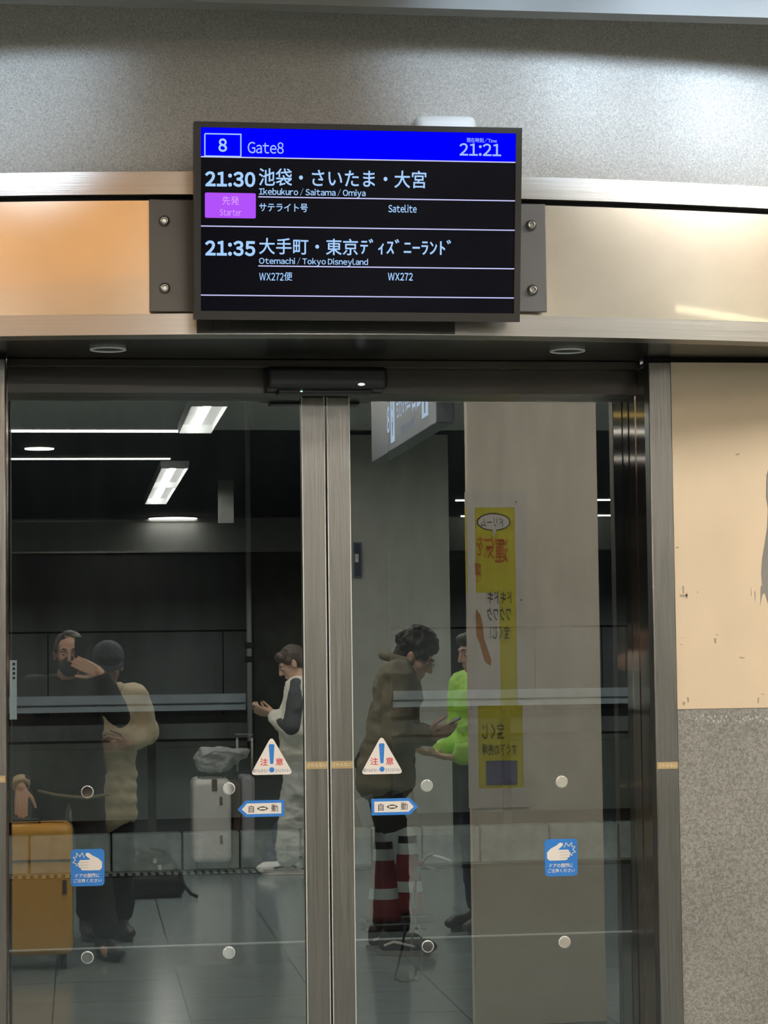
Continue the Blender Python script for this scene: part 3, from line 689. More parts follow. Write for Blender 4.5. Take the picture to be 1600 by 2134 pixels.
# pillar with the poster
PX0, PX1, PYF, PYB = 1.66, 2.235, -3.4, -3.46
mb = MB(); mb.box((PX0, PYB, 0), (PX1, PYF, Z_CEIL-0.021), M['pillar'], 0.004); mb.build('pillar'); struct(bpy.data.objects['pillar'])
def mir(px, py, Y):
    """real point, at depth Y in the hall, whose mirror image in the glass shows at this pixel"""
    p = at(px, py, -Y); return Vector((p.x, Y, p.z))

def build_poster():
    YP = PYF+0.004
    t = thing('lottery_poster', 'tall yellow and white hand-lettered poster on the beige pillar, reflected in the right door', 'poster', (1.78, YP, 0.6))
    a = mir(988, 1025, YP); b = mir(1100, 1682, YP)
    zt, zb = a.z, b.z; x0, x1 = PX0-0.002, mir(1096, 1300, YP).x
    X = lambda px: mir(px, 1300, YP).x
    Zp = lambda py: mir(1040, py, YP).z
    mb = MB()
    mb.box((x0, PYF+0.001, zb), (x1, YP, zt), M['poster_white'])
    mb.box((x0-0.003, PYF-0.05, zb), (x0, YP, zt), M['poster_white'])            # wraps round the corner
    mb.box((X(992), YP, Zp(1235)), (X(1075), YP+0.0008, Zp(1058)), M['poster_yellow'])
    mb.box((X(1040), YP, Zp(1590)), (X(1075), YP+0.0008, Zp(1235)), M['poster_yellow'])
    mb.box((X(992), YP, Zp(1642)), (X(1085), YP+0.0007, Zp(1470)), M['poster_yellow'])
    mb.box((x0-0.0036, PYF-0.045, Zp(1235)), (x0-0.003, YP-0.004, Zp(1058)), M['poster_yellow'])
    mb.build('poster_sheet', t)
    y3 = YP+0.0014
    def ptext(mb, s, pxl, pyt, pxr, pyb, m, bold=0.012, vert=False):
        # as seen in the mirror the words run right to left; in the hall they read normally, facing the glass
        xa, xb = X(pxl), X(pxr); z0, z1 = Zp(pyb), Zp(pyt)
        mb.text(s, m, (-xb, z0, -xa, z1), ((0, y3, 0), (-1, 0, 0), (0, 0, 1)), bold)
    mb = MB()
    cx, cz = (X(996)+X(1066))/2, Zp(1088); rx, rz = (X(1066)-X(996))/2, (Zp(1070)-Zp(1107))/2
    ring = [(cx+rx*math.cos(k*PI/18), cz+rz*math.sin(k*PI/18)) for k in range(36)]
    mb.poly([(x, YP+0.0011, z) for x, z in reversed(ring)], M['poster_ink'], (0, -0.0002, 0))
    mb.poly([(cx+(x-cx)*0.93, YP+0.0013, cz+(z-cz)*0.88) for x, z in reversed(ring)], M['poster_white'], (0, -0.0001, 0))
    mb.poly([(X(1028), YP+0.0012, Zp(1104)), (X(1036), YP+0.0012, Zp(1104)), (X(1031), YP+0.0012, Zp(1122))], M['poster_white'], (0, -0.0001, 0))
    mb.build('speech_bubble', t)
    ink, red = M['poster_ink'], M['poster_red']
    for nm, tx, a_, b_, c_, d_, m_, bo in (('bubble_lettering', 'ドリーム', 1004, 1080, 1050, 1098, ink, 0.012), ('headline_character', '運', 1032, 1124, 1060, 1174, red, 0.012), ('headline_character', '気', 1010, 1118, 1032, 1166, red, 0.012),
            ('headline_character', 'を', 994, 1116, 1008, 1158, red, 0.012), ('headline_character', '呼', 990, 1172, 1003, 1214, red, 0.012), ('poster_line', 'ドキドキ', 1016, 1232, 1065, 1258, ink, 0.012),
            ('poster_line', 'ワクワク', 1014, 1266, 1064, 1294, ink, 0.012), ('poster_line', '宝くじ！', 1020, 1304, 1060, 1332, ink, 0.012), ('poster_line', '宝くじ', 1000, 1506, 1046, 1540, ink, 0.012), ('poster_line', 'すぐ下の売場', 1000, 1550, 1072, 1574, ink, 0.012)):
        mb = MB(); ptext(mb, tx, a_, b_, c_, d_, m_, bo); mb.build(nm, t)
    mb = MB()
    arm = [(991, 1268), (1000, 1280), (1005, 1300), (1007, 1330), (1014, 1350), (1022, 1375), (1020, 1388), (1008, 1378), (1003, 1360), (998, 1340), (991, 1325)]
    mb.poly([(X(x), y3, Zp(y)) for x, y in arm], M['poster_skin'], (0, -0.0004, 0))
    mb.build('drawn_arm', t)
    mb = MB(); mb.box((X(1007), YP, Zp(1636)), (X(1072), y3, Zp(1585)), M['poster_blue']); mb.build('blue_box', t)
    for (px, py) in ((1078, 1047), (1086, 1251), (1090, 1458)):
        mb = MB(); mb.lathe([(0.004, 0), (0.004, 0.003)], (X(px), YP, Zp(py)), M['poster_ink'], 12, 'Y'); mb.build('pin', t)
build_poster()

# hanging direction sign, edge-on to the doors
SXF = 1.585
t = thing('hanging_sign', 'grey backlit direction sign hanging beside the beige pillar, mirrored in the right door', 'sign', (SXF+0.04, -4.85, 2.62))
mb = MB(); zb_ = 2.62; mb.box((SXF, -5.95, zb_), (SXF+0.08, -3.75, 3.05), M['sign_grey'], 0.006); mb.build('sign_box', t)
for y in (-4.3, -5.45):
    mb = MB(); mb.box((SXF+0.02, y-0.025, 3.05), (SXF+0.06, y+0.025, Z_CEIL-0.02), M['black']); mb.build('hanger', t)
SFR = ((SXF-0.002, -3.75, zb_), (0, -1, 0), (0, 0, 1))
mb = MB()
mb.poly([(SXF-0.002, -3.75-q, zb_+z) for q, z in ((0.05, 0.29), (0.17, 0.29), (0.11, 0.15))], M['sign_lit'], (0.001, 0, 0))
mb.poly([(SXF-0.002, -3.75-q, zb_+z) for q, z in ((0.22, 0.06), (0.40, 0.06), (0.40, 0.30), (0.22, 0.30))], M['sign_lit'], (0.001, 0, 0))
mb.text('出口', M['sign_lit'], (0.44, 0.12, 0.70, 0.30), SFR, 0.012); mb.text('国内', M['sign_lit'], (0.76, 0.15, 1.00, 0.29), SFR, 0.010); mb.text('行き', M['sign_lit'], (1.03, 0.14, 1.22, 0.27), SFR, 0.01)
mb.text('Domestic', M['sign_dim'], (0.62, 0.05, 1.10, 0.11), SFR)
mb.poly([(SXF-0.002, -3.75-q, zb_+z) for q, z in ((1.30, 0.04), (1.44, 0.04), (1.44, 0.32), (1.30, 0.32))], M['sign_lit'], (0.001, 0, 0))
mb.text('8', M['sign_lit'], (1.47, 0.10, 1.57, 0.24), SFR, 0.02)
mb.build('sign_lettering', t)
SF2 = ((SXF-0.0032, -3.75, zb_), (0, -1, 0), (0, 0, 1))
def stick_person(c, s):
    q = lambda a, b: (SXF-0.0032, -3.75-(c[0]+a*s), zb_+c[1]+b*s)
    mb.poly([q(0.12*math.cos(k*PI/6), 0.8+0.12*math.sin(k*PI/6)) for k in range(12)], M['sign_grey'], (0.0008, 0, 0))
    mb.poly([q(-0.2, 0.62), q(-0.22, 0.2), q(-0.14, 0.2), q(-0.13, -0.35), q(-0.02, -0.35), q(0, 0.1), q(0.02, -0.35), q(0.13, -0.35), q(0.14, 0.2), q(0.22, 0.2), q(0.2, 0.62)], M['sign_grey'], (0.0008, 0, 0))
for c_, s_ in (((0.31, 0.13), 0.15), ((1.37, 0.23), 0.075), ((1.37, 0.10), 0.075)):
    mb = MB(); stick_person(c_, s_); mb.build('sign_pictogram', t)

# ------------------------------------------------------------------ hall lamps
def lamp(name, label, cat, a, b, m, group, frame=True, z=Z_CEIL-0.02, drop=0.06, walls=0.02):
    t = thing(name, label, cat, ((a[0]+b[0])/2, (a[1]+b[1])/2, z-drop), group)
    if frame:
        mb = MB()
        for p, q in (((a[0]-walls, a[1]-walls), (a[0], b[1]+walls)), ((b[0], a[1]-walls), (b[0]+walls, b[1]+walls)), ((a[0], a[1]-walls), (b[0], a[1])), ((a[0], b[1]), (b[0], b[1]+walls))):
            mb.box((*p, z-drop), (*q, z-0.0005), M['fascia'])
        mb.build('lamp_housing', t)
    mb = MB(); mb.box((*a, z-drop*0.55), (*b, z-0.001), m); mb.build('lamp_diffuser', t)
    return t
def louvre_light(label, xc, y0, y1, z, w=0.14, tubes=1):
    t = thing('ceiling_light', label, 'ceiling light', (xc, (y0+y1)/2, z-0.07), 'louvred ceiling lights')
    mb = MB(); mb.box((xc-w, y0, z-0.006), (xc+w, y1, z-0.0005), M['white'])
    for sx in (-1, 1): mb.poly([(xc+sx*w, y0, z-0.006), (xc+sx*w, y1, z-0.006), (xc+sx*(w-0.008), y1, z-0.075), (xc+sx*(w-0.008), y0, z-0.075)], M['white'], (sx*0.006, 0, 0))
    for y in (y0, y1): mb.box((xc-w, y-0.004, z-0.075), (xc+w, y+0.004, z-0.006), M['white'])
    mb.build('lamp_housing', t)
    L = (y1-y0)/tubes
    for i in range(tubes):
        mb = MB(); mb.tube([(xc, y0+L*i+0.05, z-0.040), (xc, y0+L*(i+1)-0.05, z-0.040)], 0.028, M['lamp'], 12); mb.build('lamp_tube', t)
        if i: 
            mb = MB(); mb.box((xc-w+0.006, y0+L*i-0.012, z-0.070), (xc+w-0.006, y0+L*i+0.012, z-0.008), M['white']); mb.build('louvre', t)
for i, (y0, y1) in enumerate(((-11.6, -9.6), (-20.9, -15.4))):
    louvre_light(('long louvred ceiling light showing bright white at the top of the left door', 'long narrow ceiling light in the dark rear ceiling, mirrored in the left door')[i], 0.915, y0, y1, Z_CEIL-0.02 if y0 > -12 else Z_CEIL, 0.135, (1, 2)[i])
for x in (-6.5, -3.6, 5.2, 7.2): louvre_light('long louvred ceiling light in the hall, away from the doors', x, -11.0, -9.0, Z_CEIL-0.02)
def spotlight(x, aim_x, w, label):
    t = thing('spotlight', label, 'spotlight', (x, -1.85, 3.32), 'cool spotlights aimed at the header wall')
    src = Vector((x, -1.85, 3.32)); tgt = Vector((aim_x, -0.6, 3.07)); d = (tgt-src).normalized()
    mb = MB(); mb.tube([src-d*0.10, src-d*0.01], [0.035, 0.045], M['white'], 20); mb.tube([src-d*0.06, (x, -1.85, Z_CEIL-0.02)], 0.008, M['white'], 8); mb.build('lamp_housing', t)
    ld = bpy.data.lights.new('spot_beam', 'SPOT'); ld.energy = w; ld.color = (0.62, 0.80, 1.0); ld.spot_size = math.radians(33); ld.spot_blend = 1.0; ld.shadow_soft_size = 0.09
    lo = bpy.data.objects.new('spot_beam', ld); COL.objects.link(lo); lo.matrix_world = Matrix.Translation(src) @ d.to_track_quat('-Z', 'Y').to_matrix().to_4x4(); attach(lo, t)
for x, ax, w, lb in ((-1.0, -0.75, 0.8, 'outer cool spotlight left of the doors'), (-0.5, -0.22, 0.65, 'inner cool spotlight left of the doors'), (1.0, 1.02, 0.55, 'innermost cool spotlight right of the doors'), (1.5, 1.42, 1.0, 'middle cool spotlight right of the doors'), (1.95, 1.80, 1.1, 'outer cool spotlight right of the doors')):
    spotlight(x, ax, w*L_DOOR, lb)
for x, y in ((-4.2, -4.9), (0.75, -3.5), (0.75, -4.9), (-3.6, -8.0), (3.6, -8.4), (2.5, -1.85), (-1.9, -1.7), (0.9, -8.1), (-0.5, -8.0), (2.4, -8.6)):
    h = 0.44 if y > -3 and x > 0 else 0.52 if y < -8 and 0 < x < 2 else 0.35
    lamp('added_square_light', 'square warm white fill light added to the hall ceiling behind the viewer', 'ceiling light', (x-h, y-h), (x+h, y+h), M['fill_near'], 'added square fill lights over the queue')  # unseen squares, added to brighten the pillar, wall and people
lamp('added_amber_glow', 'added warm amber glow panel tinting the left side of the header', 'ceiling light', (-2.9, -5.5), (-0.1, -3.0), M['glow_warm'], 'added amber glow panels', drop=0.03)  # invented amber panel, puts the orange reflection on the header band
lamp('added_amber_glow', 'added warm amber glow panel tinting the right side of the header', 'ceiling light', (3.5, -3.6), (6.2, -2.9), M['glow_warm'], 'added amber glow panels', drop=0.03)  # invented too, for the orange corner of the band
lamp('added_pale_glow', 'large dim pale glow panel on the right, added to brighten the header band', 'ceiling light', (4.0, -5.6), (6.5, -4.5), M['glow_pale'], 'added pale glow panels', drop=0.03)  # invented dim panel that lightens the right of the header band
def line_light(label, x0, x1, y, m, z=Z_CEIL-0.02, h=0.05):
    t = thing('line_light', label, 'line light', ((x0+x1)/2, y, z-h), 'line lights along the ceiling edges')
    mb = MB(); mb.box((x0, y-max(0.012, h*0.7), z-h), (x1, y+max(0.012, h*0.7), z-0.001), m); mb.build('light_strip', t)
line_light('bright white line light along the ceiling edge, upper of the two in the left door', -7.5, 0.86, -12.13, M['lamp_line'], Z_CEIL, 0.036)
line_light('thin white line light in the rear ceiling, lower of the two in the left door', -7.5, 0.86, -15.1, M['lamp_line'], Z_CEIL, 0.014)
line_light('yellow line light along the ceiling on the far left', -7.5, -0.9, -10.75, M['lamp_yellow'], Z_CEIL-0.02, 0.02)
line_light('pale yellow line light along the ceiling on the right, streaking the header band', 4.47, 7.0, -5.69, M['lamp_cream'], Z_CEIL-0.02, 0.05)
line_light('short far line light, upper of two dashes left of the beige pillar', 4.72, 7.6, -21.4, M['lamp_line'], Z_CEIL, 0.02)
line_light('short far line light, lower of two dashes left of the beige pillar', 5.4, 7.6, -24.9, M['lamp_line'], Z_CEIL, 0.02)
p0, p1 = mir(736, 1204, -12.48), mir(753, 1130, -12.48)
t = thing('framed_notice', 'small blue framed notice on the grey partition wall, beside the right door stile', 'notice', ((p0.x+p1.x)/2, -12.49, p0.z))
mb = MB(); mb.box((p0.x, -12.4995, p0.z), (p1.x, -12.475, p1.z), M['sign_grey'], 0.004); mb.build('notice_frame', t)
mb = MB(); mb.box((p0.x+0.012, -12.4749, p0.z+0.015), (p1.x-0.012, -12.472, p1.z-0.015), M['bag_navy']); mb.box((p0.x+0.015, -12.4719, p0.z+0.13), (p0.x+0.045, -12.471, p0.z+0.20), M['poster_white']); mb.build('notice_sheet', t)
def disc_light(label, x, y, r, m):
    t = thing('round_light', label, 'ceiling light', (x, y, Z_CEIL-0.02), 'round lights in the rear ceiling'); zc = Z_CEIL-0.001
    mb = MB(); mb.lathe([(r, 0), (r, -0.02)], (x, y, zc), m, 28); mb.build('lamp_diffuser', t)
    mb = MB(); mb.lathe([(r*1.1, 0), (r*1.1, -0.012), (r*1.02, -0.012), (r*1.02, 0)], (x, y, zc), M['fascia'], 28); mb.build('lamp_ring', t)
disc_light('small round ceiling light between the two line lights in the left door', -0.36, -13.9, 0.13, M['lamp_line'])
disc_light('large round ceiling light just in front of the far bulkhead', 1.3, -25.1, 0.34, M['lamp_line'])
mb = MB(); a = mir(455, 1090, -18.0); b = mir(486, 962, -18.0); mb.box((a.x, -18.05, a.z), (b.x, -18.0, Z_CEIL), M['bulkhead'])
tag(mb.build('hanging_board', None, ((a.x+b.x)/2, -18.0, a.z)), 'dim grey narrow board hanging from the rear ceiling, beside the grey pole', 'board')

# ================================================================== OUTSIDE
mb = MB(); mb.box((-12, 0.201, -0.1), (22, 6.14, -0.001), M['paving']); struct(mb.build('pavement'))
mb = MB(); mb.box((-12, 6.2, -0.1), (22, 22, -0.001), M['asphalt']); struct(mb.build('road'))
mb = MB(); mb.box((-12, 6.141, -0.1), (22, 6.199, 0.004), M['road_line']); struct(mb.build('trim_12'))
YB = 10.05
zt = at(1000, 1721, YB).z
k = 0
joints_x = [at(px, 1760, YB).x for px in (61, 232, 380, 500, 626, 775, 880, 1001, 1146, 1290)]
joints_x = [joints_x[0]-0.62*2, joints_x[0]-0.62]+joints_x+[joints_x[-1]+0.56, joints_x[-1]+1.12]
near_what = ('beyond the left jamb', 'behind the orange suitcase', 'behind the orange suitcase', 'right of the orange suitcase', 'between the blue hand sticker and the silver suitcase', 'behind the silver suitcase', "behind the hooded person's trainers", 'behind the door stiles', 'behind the traffic cone', 'just right of the traffic cone', 'left of the blue hand sticker on the right door', 'behind the blue hand sticker on the right door', 'against the right jamb')
for i, (xa, xb) in enumerate(zip(joints_x, joints_x[1:])):
    mb = MB(); mb.box((xa+0.006, YB, 0), (xb-0.006, YB+0.16, zt), M['block'], 0.012)
    lb = 'grey concrete kerb block outside, ' + near_what[i]
    if i == 2: lb = 'grey concrete kerb block outside, behind the orange suitcase, nearer its handle end'
    tag(mb.build('kerb_block', None, ((xa+xb)/2, YB+0.08, 0)), lb, 'kerb block', 'kerb blocks along the road')
mb = MB(); mb.box((-8, YB-0.06, 0), (16, YB-0.001, at(1000, 1801, YB).z+0.02), M['concrete_low'])
mb.box((-8, YB-0.26, -0.001), (16, YB-0.061, 0.006), M['gap'])
for i in range(120):
    x = -1.6+i*0.055
    if x < 1.3: mb.box((x, YB-0.25, 0.004), (x+0.03, YB-0.07, 0.012), M['block'])
tag(mb.build('drain_grating', None, (0.5, YB-0.15, 0)), 'low drain grating along the foot of the kerb blocks', 'grating')
YW = 10.75
Z = lambda py, Y=YW: at(1000, py, Y).z
mb = MB()
mb.box((-9, YW, Z(1306)), (18, YW+0.2, 4.6), M['concrete'])
mb.box((-9, YW+0.02, Z(1310)), (18, YW+0.2, Z(1306)), M['gap'])
xs = [-9, at(100, 1400, YW).x, at(465, 1400, YW).x, at(1115, 1400, YW).x, at(1255, 1400, YW).x, 18]
for a, b in zip(xs, xs[1:]): mb.box((a+0.004, YW, Z(1480)), (b-0.004, YW+0.2, Z(1310)), M['concrete'])
mb.box((-9, YW+0.03, Z(1480)), (18, YW+0.19, 4.5), M['gap'])
struct(mb.build('wall_outside_upper'))
mb = MB()
mb.box((-9, YW-0.05, Z(1528)), (18, YW+0.2, Z(1480)), M['concrete']); mb.box((-9, YW+0.0, Z(1546)), (18, YW+0.2, Z(1528)), M['concrete_low'])
mb.box((-9, YW-0.07, Z(1690)), (18, YW+0.2, Z(1546)), M['concrete_low']); mb.box((-9, YW+0.02, 0), (18, YW+0.2, Z(1690)), M['gap'])
struct(mb.build('wall_outside_lower'))
YR = 10.45
for i, (pa, pb) in enumerate(((-700, 512), (818, 2200))):
    xa, xb = at(pa, 1450, YR).x, at(pb, 1450, YR).x
    t = thing('guard_rail', ('pale metal guard rail outside the left door', 'pale metal guard rail outside the right door')[i], 'guard rail', ((xa+xb)/2, YR, 0), 'guard rails along the outside wall')
    z0, zm, z1 = at(1000, 1471, YR).z, at(1000, 1456, YR).z, at(1000, 1437, YR).z
    mb = MB(); mb.box((xa, YR, z0), (xb, YR+0.05, zm), M['rail']); mb.box((xa, YR-0.04, zm), (xb, YR+0.05, z1), M['rail'], 0.006); mb.build('rail_beam', t)
    n = 3
    for j in range(n):
        x = xa+(xb-xa)*(j+0.5)/n; mb = MB(); mb.box((x-0.03, YR+0.051, 0), (x+0.03, YR+0.11, z1-0.02), M['pier']); mb.build('rail_post', t)
mb = MB(); a = at(528, 1400, 10.4).x; b = at(815, 1400, 10.4).x; mb.box((a, 10.4, 0), (b, 10.74, 4.6), M['pier'], 0.01); mb.build('pier'); struct(bpy.data.objects['pier'])
q = at(521, 1550, 10.32); t = thing('drain_pipe', 'pale grey vertical drain pipe with black clips on the dark outside pier', 'pipe', (q.x, 10.32, q.z))
mb = MB(); mb.tube([(q.x, 10.32, q.z), (q.x, 10.32, 4.5)], 0.020, M['pipe'], 14); mb.build('pipe_run', t)
mb = MB(); mb.tube([(q.x, 10.32, q.z-0.03), (q.x, 10.32, q.z+0.02)], 0.022, M['black'], 14); mb.build('pipe_end', t)
for py in (1345, 1374):
    z = at(521, py, 10.32).z; mb = MB(); mb.box((q.x-0.03, 10.295, z-0.022), (q.x+0.03, 10.399, z+0.022), M['black'], 0.004); mb.build('pipe_clip', t)
a = at(14, 1500, 7.5); b = at(35, 1376, 7.5)
t = thing('stop_sign_plate', 'slim white notice plate on a post outside, at the left edge of the left door', 'sign', ((a.x+b.x)/2, 7.55, 0))
mb = MB(); mb.box((a.x-0.04, 7.5, a.z), (b.x, 7.52, b.z), M['white'], 0.002)
for i in range(4): mb.box((b.x-0.025, 7.498, b.z-0.03-i*0.028), (b.x-0.010, 7.4999, b.z-0.015-i*0.028), M['st_ink'])
mb.build('notice_plate', t)
mb = MB(); mb.tube([(a.x-0.02, 7.55, 0), (a.x-0.02, 7.55, b.z)], 0.02, M['pipe'], 12); mb.build('sign_post', t)

# added canopy, out of view: tubes light the outside, fascia shades the wall top
mb = MB(); mb.box((-12, 0.13, 3.36), (22, 6.2, 3.5), M['ceil_dark']); struct(mb.build('added_canopy_roof'))
mb = MB(); mb.box((-12, 6.2, 3.03), (22, 6.3, 3.5), M['ceil_dark']); struct(mb.build('added_light_shield'))
mb = MB(); mb.box((-12, 22, 0), (22, 22.1, 7), M['ceil_dark']); struct(mb.build('wall_outside_far'))
for i, x in enumerate((-3.6, -0.6, 2.4, 5.4)):
    t = thing('added_canopy_light', 'long white tube light under the added canopy outside, out of view', 'canopy light', (x, 5.3, 3.3), 'added tube lights under the canopy')
    mb = MB(); mb.box((x-1.0, 5.24, 3.25), (x+1.0, 5.36, 3.30), M['fill_canopy']); mb.build('lamp_diffuser', t)
    mb = MB(); mb.box((x-1.05, 5.2, 3.301), (x+1.05, 5.4, 3.359), M['white']); mb.build('lamp_housing', t)  # housing of the added canopy tube, out of view

# traffic cones, boards and the tubular stand
def cone(x, y, label, full=True):
    t = thing('traffic_cone', label, 'traffic cone', (x, y, 0), 'traffic cones outside the right door')
    mb = MB(); mb.box((x-0.135, y-0.135, 0), (x+0.135, y+0.135, 0.045), M['black'], 0.012); mb.build('cone_base', t)
    h = lambda py: max(0.05, 1.65-(py-1333)/376.0)
    zs = [(0.045, 'cone_red'), (h(1922), 'cone_red'), (h(1888), 'cone_white'), (h(1865), 'cone_red'), (h(1806), 'cone_white'), (h(1782), 'black'), (h(1766), 'cone_white'), (h(1746), 'black'), (0.72, 'black')]
    R = lambda z: 0.105*(1-z/0.72)+0.03*(z/0.72)
    mb = MB(); mb.lathe([(R(z), z, M[m]) for z, m in zs], (x, y, 0), M['cone_red'], 28); mb.build('cone_body', t)
    return t
cone(1.715, 6.62, 'red and white traffic cone outside the right door, with a black board on top')
cone(1.905, 6.95, 'red and white traffic cone standing just behind the one with the black board')
Yb = 6.42
c = at(817, 1690, Yb)
t = thing('black_board', 'tilted black sign board on the traffic cone, behind the right arrow sticker', 'board', c)
mb = MB(); mb.poly([at(x, y, Yb) for x, y in ((768, 1676), (802, 1664), (860, 1643), (872, 1712), (822, 1734), (800, 1738), (782, 1722))], M['black'], (0, 0.02, 0)); mb.build('board_face', t)
mb = MB(); mb.tube([at(815, 1726, Yb+0.03)+Vector((0, 0.0, 0)), Vector((1.715, 6.49, 0.735))], 0.012, M['black'], 10); mb.build('board_clip', t)
mb = MB(); mb.poly([at(x, y, Yb+0.10) for x, y in ((740, 1668), (775, 1656), (800, 1712), (755, 1724))], M['grey_board'], (0, 0.02, 0))
mb.tube([at(775, 1690, Yb+0.11), (1.70, 6.60, 0.74)], 0.008, M['grey_board'], 8)
tag(mb.build('grey_board', None, at(770, 1690, Yb+0.05)), 'tilted grey board beside the black board on the traffic cone', 'board')
Yt = 4.75
def AT(px, py, dy=0): return at(px, py, Yt+dy)
gz = AT(845, 2040).z
t = thing('tube_stand', 'red and white taped tubular stand with a looped foot, right of the traffic cone', 'stand', (AT(865, 2040).x, Yt, 0))
pts = [AT(868, 1925), AT(864, 1905), AT(863, 1880), AT(864, 1850), AT(868, 1822), AT(876, 1800), AT(890, 1785), AT(905, 1778)]
mb = MB(); mb.tube(pts, 0.0085, M['tube'], 12); up_ = mb.build('upright_tube', t)
for i in (1, 3, 5):
    mb = MB(); mb.tube([pts[i]*0.75+pts[i-1]*0.25, pts[i], pts[i]*0.6+pts[i+1]*0.4], 0.0093, M['tube_red'], 12); mb.build('red_tape', up_)
mb = MB(); mb.tube([AT(902, 1783), AT(922, 1789, -0.05), AT(940, 1796, -0.1)], 0.008, M['white'], 10); mb.build('handle_bar', t)
mb = MB(); mb.tube([AT(888, 1806), AT(908, 1812, -0.05), AT(914, 1816, -0.06)], 0.004, M['tube'], 8); mb.build('hook', t)
loop = [AT(868+11*math.sin(a*2*PI/20)*(1.0), 1985+58*-math.cos(a*2*PI/20), -0.10*(1-math.cos(a*2*PI/20))/2) for a in range(21)]
mb = MB(); mb.tube(loop, 0.0055, M['tube'], 10); mb.build('wheel_loop', t)
mb = MB(); mb.tube([AT(845, 1930), AT(838, 1975), AT(830, 2010), AT(822, 2040, -0.05), AT(838, 2046, -0.08), AT(862, 2043, -0.08), AT(868, 2020, -0.04)], 0.006, M['black'], 10); mb.build('foot_loop', t)
mb = MB(); mb.tube([AT(863, 1935), AT(888, 1935)], 0.006, M['black'], 8); mb.build('cross_bar', t)

# ================================================================== PEOPLE (in the hall, seen in the glass)
class Frame:
    """local axes of a figure: a to its right, b forward, z up"""
    def __init__(s, x, y, heading):
        h = math.radians(heading); s.o = Vector((x, y, 0)); s.f = Vector((math.cos(h), math.sin(h), 0)); s.r = Vector((math.sin(h), -math.cos(h), 0))
    def __call__(s, a, b, z): return s.o+s.r*a+s.f*b+Vector((0, 0, z))
def head_matrix(fr, c, pitch, yaw, roll=0.0):
    """head-local (right, forward, up) to world"""
    B = Matrix(((fr.r.x, fr.f.x, 0, 0), (fr.r.y, fr.f.y, 0, 0), (0, 0, 1, 0), (0, 0, 0, 1)))
    return Matrix.Translation(c) @ B @ Matrix.Rotation(math.radians(yaw), 4, 'Z') @ Matrix.Rotation(math.radians(pitch), 4, 'X') @ Matrix.Rotation(math.radians(roll), 4, 'Y')
def add_head(mb, H, m, neck):
    R3 = H.to_3x3()
    E = lambda c, r: mb.ell(H @ Vector(c), r, m, R3)
    Cp = lambda a, ra, b, rb: mb.cap(H @ Vector(a), ra, H @ Vector(b), rb, m)
    E((0, -0.012, 0.030), (0.074, 0.093, 0.086)); E((0, 0.022, -0.030), (0.060, 0.068, 0.083)); E((0, 0.046, -0.088), (0.040, 0.040, 0.032))
    E((0.036, 0.052, -0.020), (0.024, 0.030, 0.028)); E((-0.036, 0.052, -0.020), (0.024, 0.030, 0.028))
    Cp((-0.040, 0.074, 0.024), 0.012, (0, 0.086, 0.022), 0.012); Cp((0.040, 0.074, 0.024), 0.012, (0, 0.086, 0.022), 0.012)
    Cp((0, 0.090, 0.012), 0.009, (0, 0.110, -0.030), 0.012); E((0.012, 0.096, -0.034), (0.009, 0.012, 0.008)); E((-0.012, 0.096, -0.034), (0.009, 0.012, 0.008))
    Cp((-0.017, 0.084, -0.060), 0.007, (0.017, 0.084, -0.060), 0.007); Cp((-0.015, 0.083, -0.070), 0.008, (0.015, 0.083, -0.070), 0.008)
    for s in (-1, 1):
        E((s*0.077, -0.008, -0.006), (0.010, 0.021, 0.032)); E((s*0.082, -0.016, 0.006), (0.008, 0.012, 0.020))
    mb.cap(H @ Vector((0, -0.020, -0.075)), 0.056, neck, 0.060, m)
def add_eyes(H, body):
    for s in (-1, 1):
        mb = MB(); mb.ell(H @ Vector((s*0.031, 0.077, 0.002)), (0.0125, 0.0125, 0.0085), M['eye'], H.to_3x3(), 2); e = mb.build('eye', body)
        mb = MB(); mb.ell(H @ Vector((s*0.031, 0.0865, 0.000)), (0.006, 0.0042, 0.006), M['iris'], H.to_3x3(), 2); mb.build('iris', e)
        mb = MB(); mb.tube([H @ Vector((s*0.048, 0.078, 0.024)), H @ Vector((s*0.032, 0.090, 0.032)), H @ Vector((s*0.014, 0.096, 0.028))], [0.002, 0.0038, 0.0032], M['hair'], 8); mb.build('eyebrow', body)
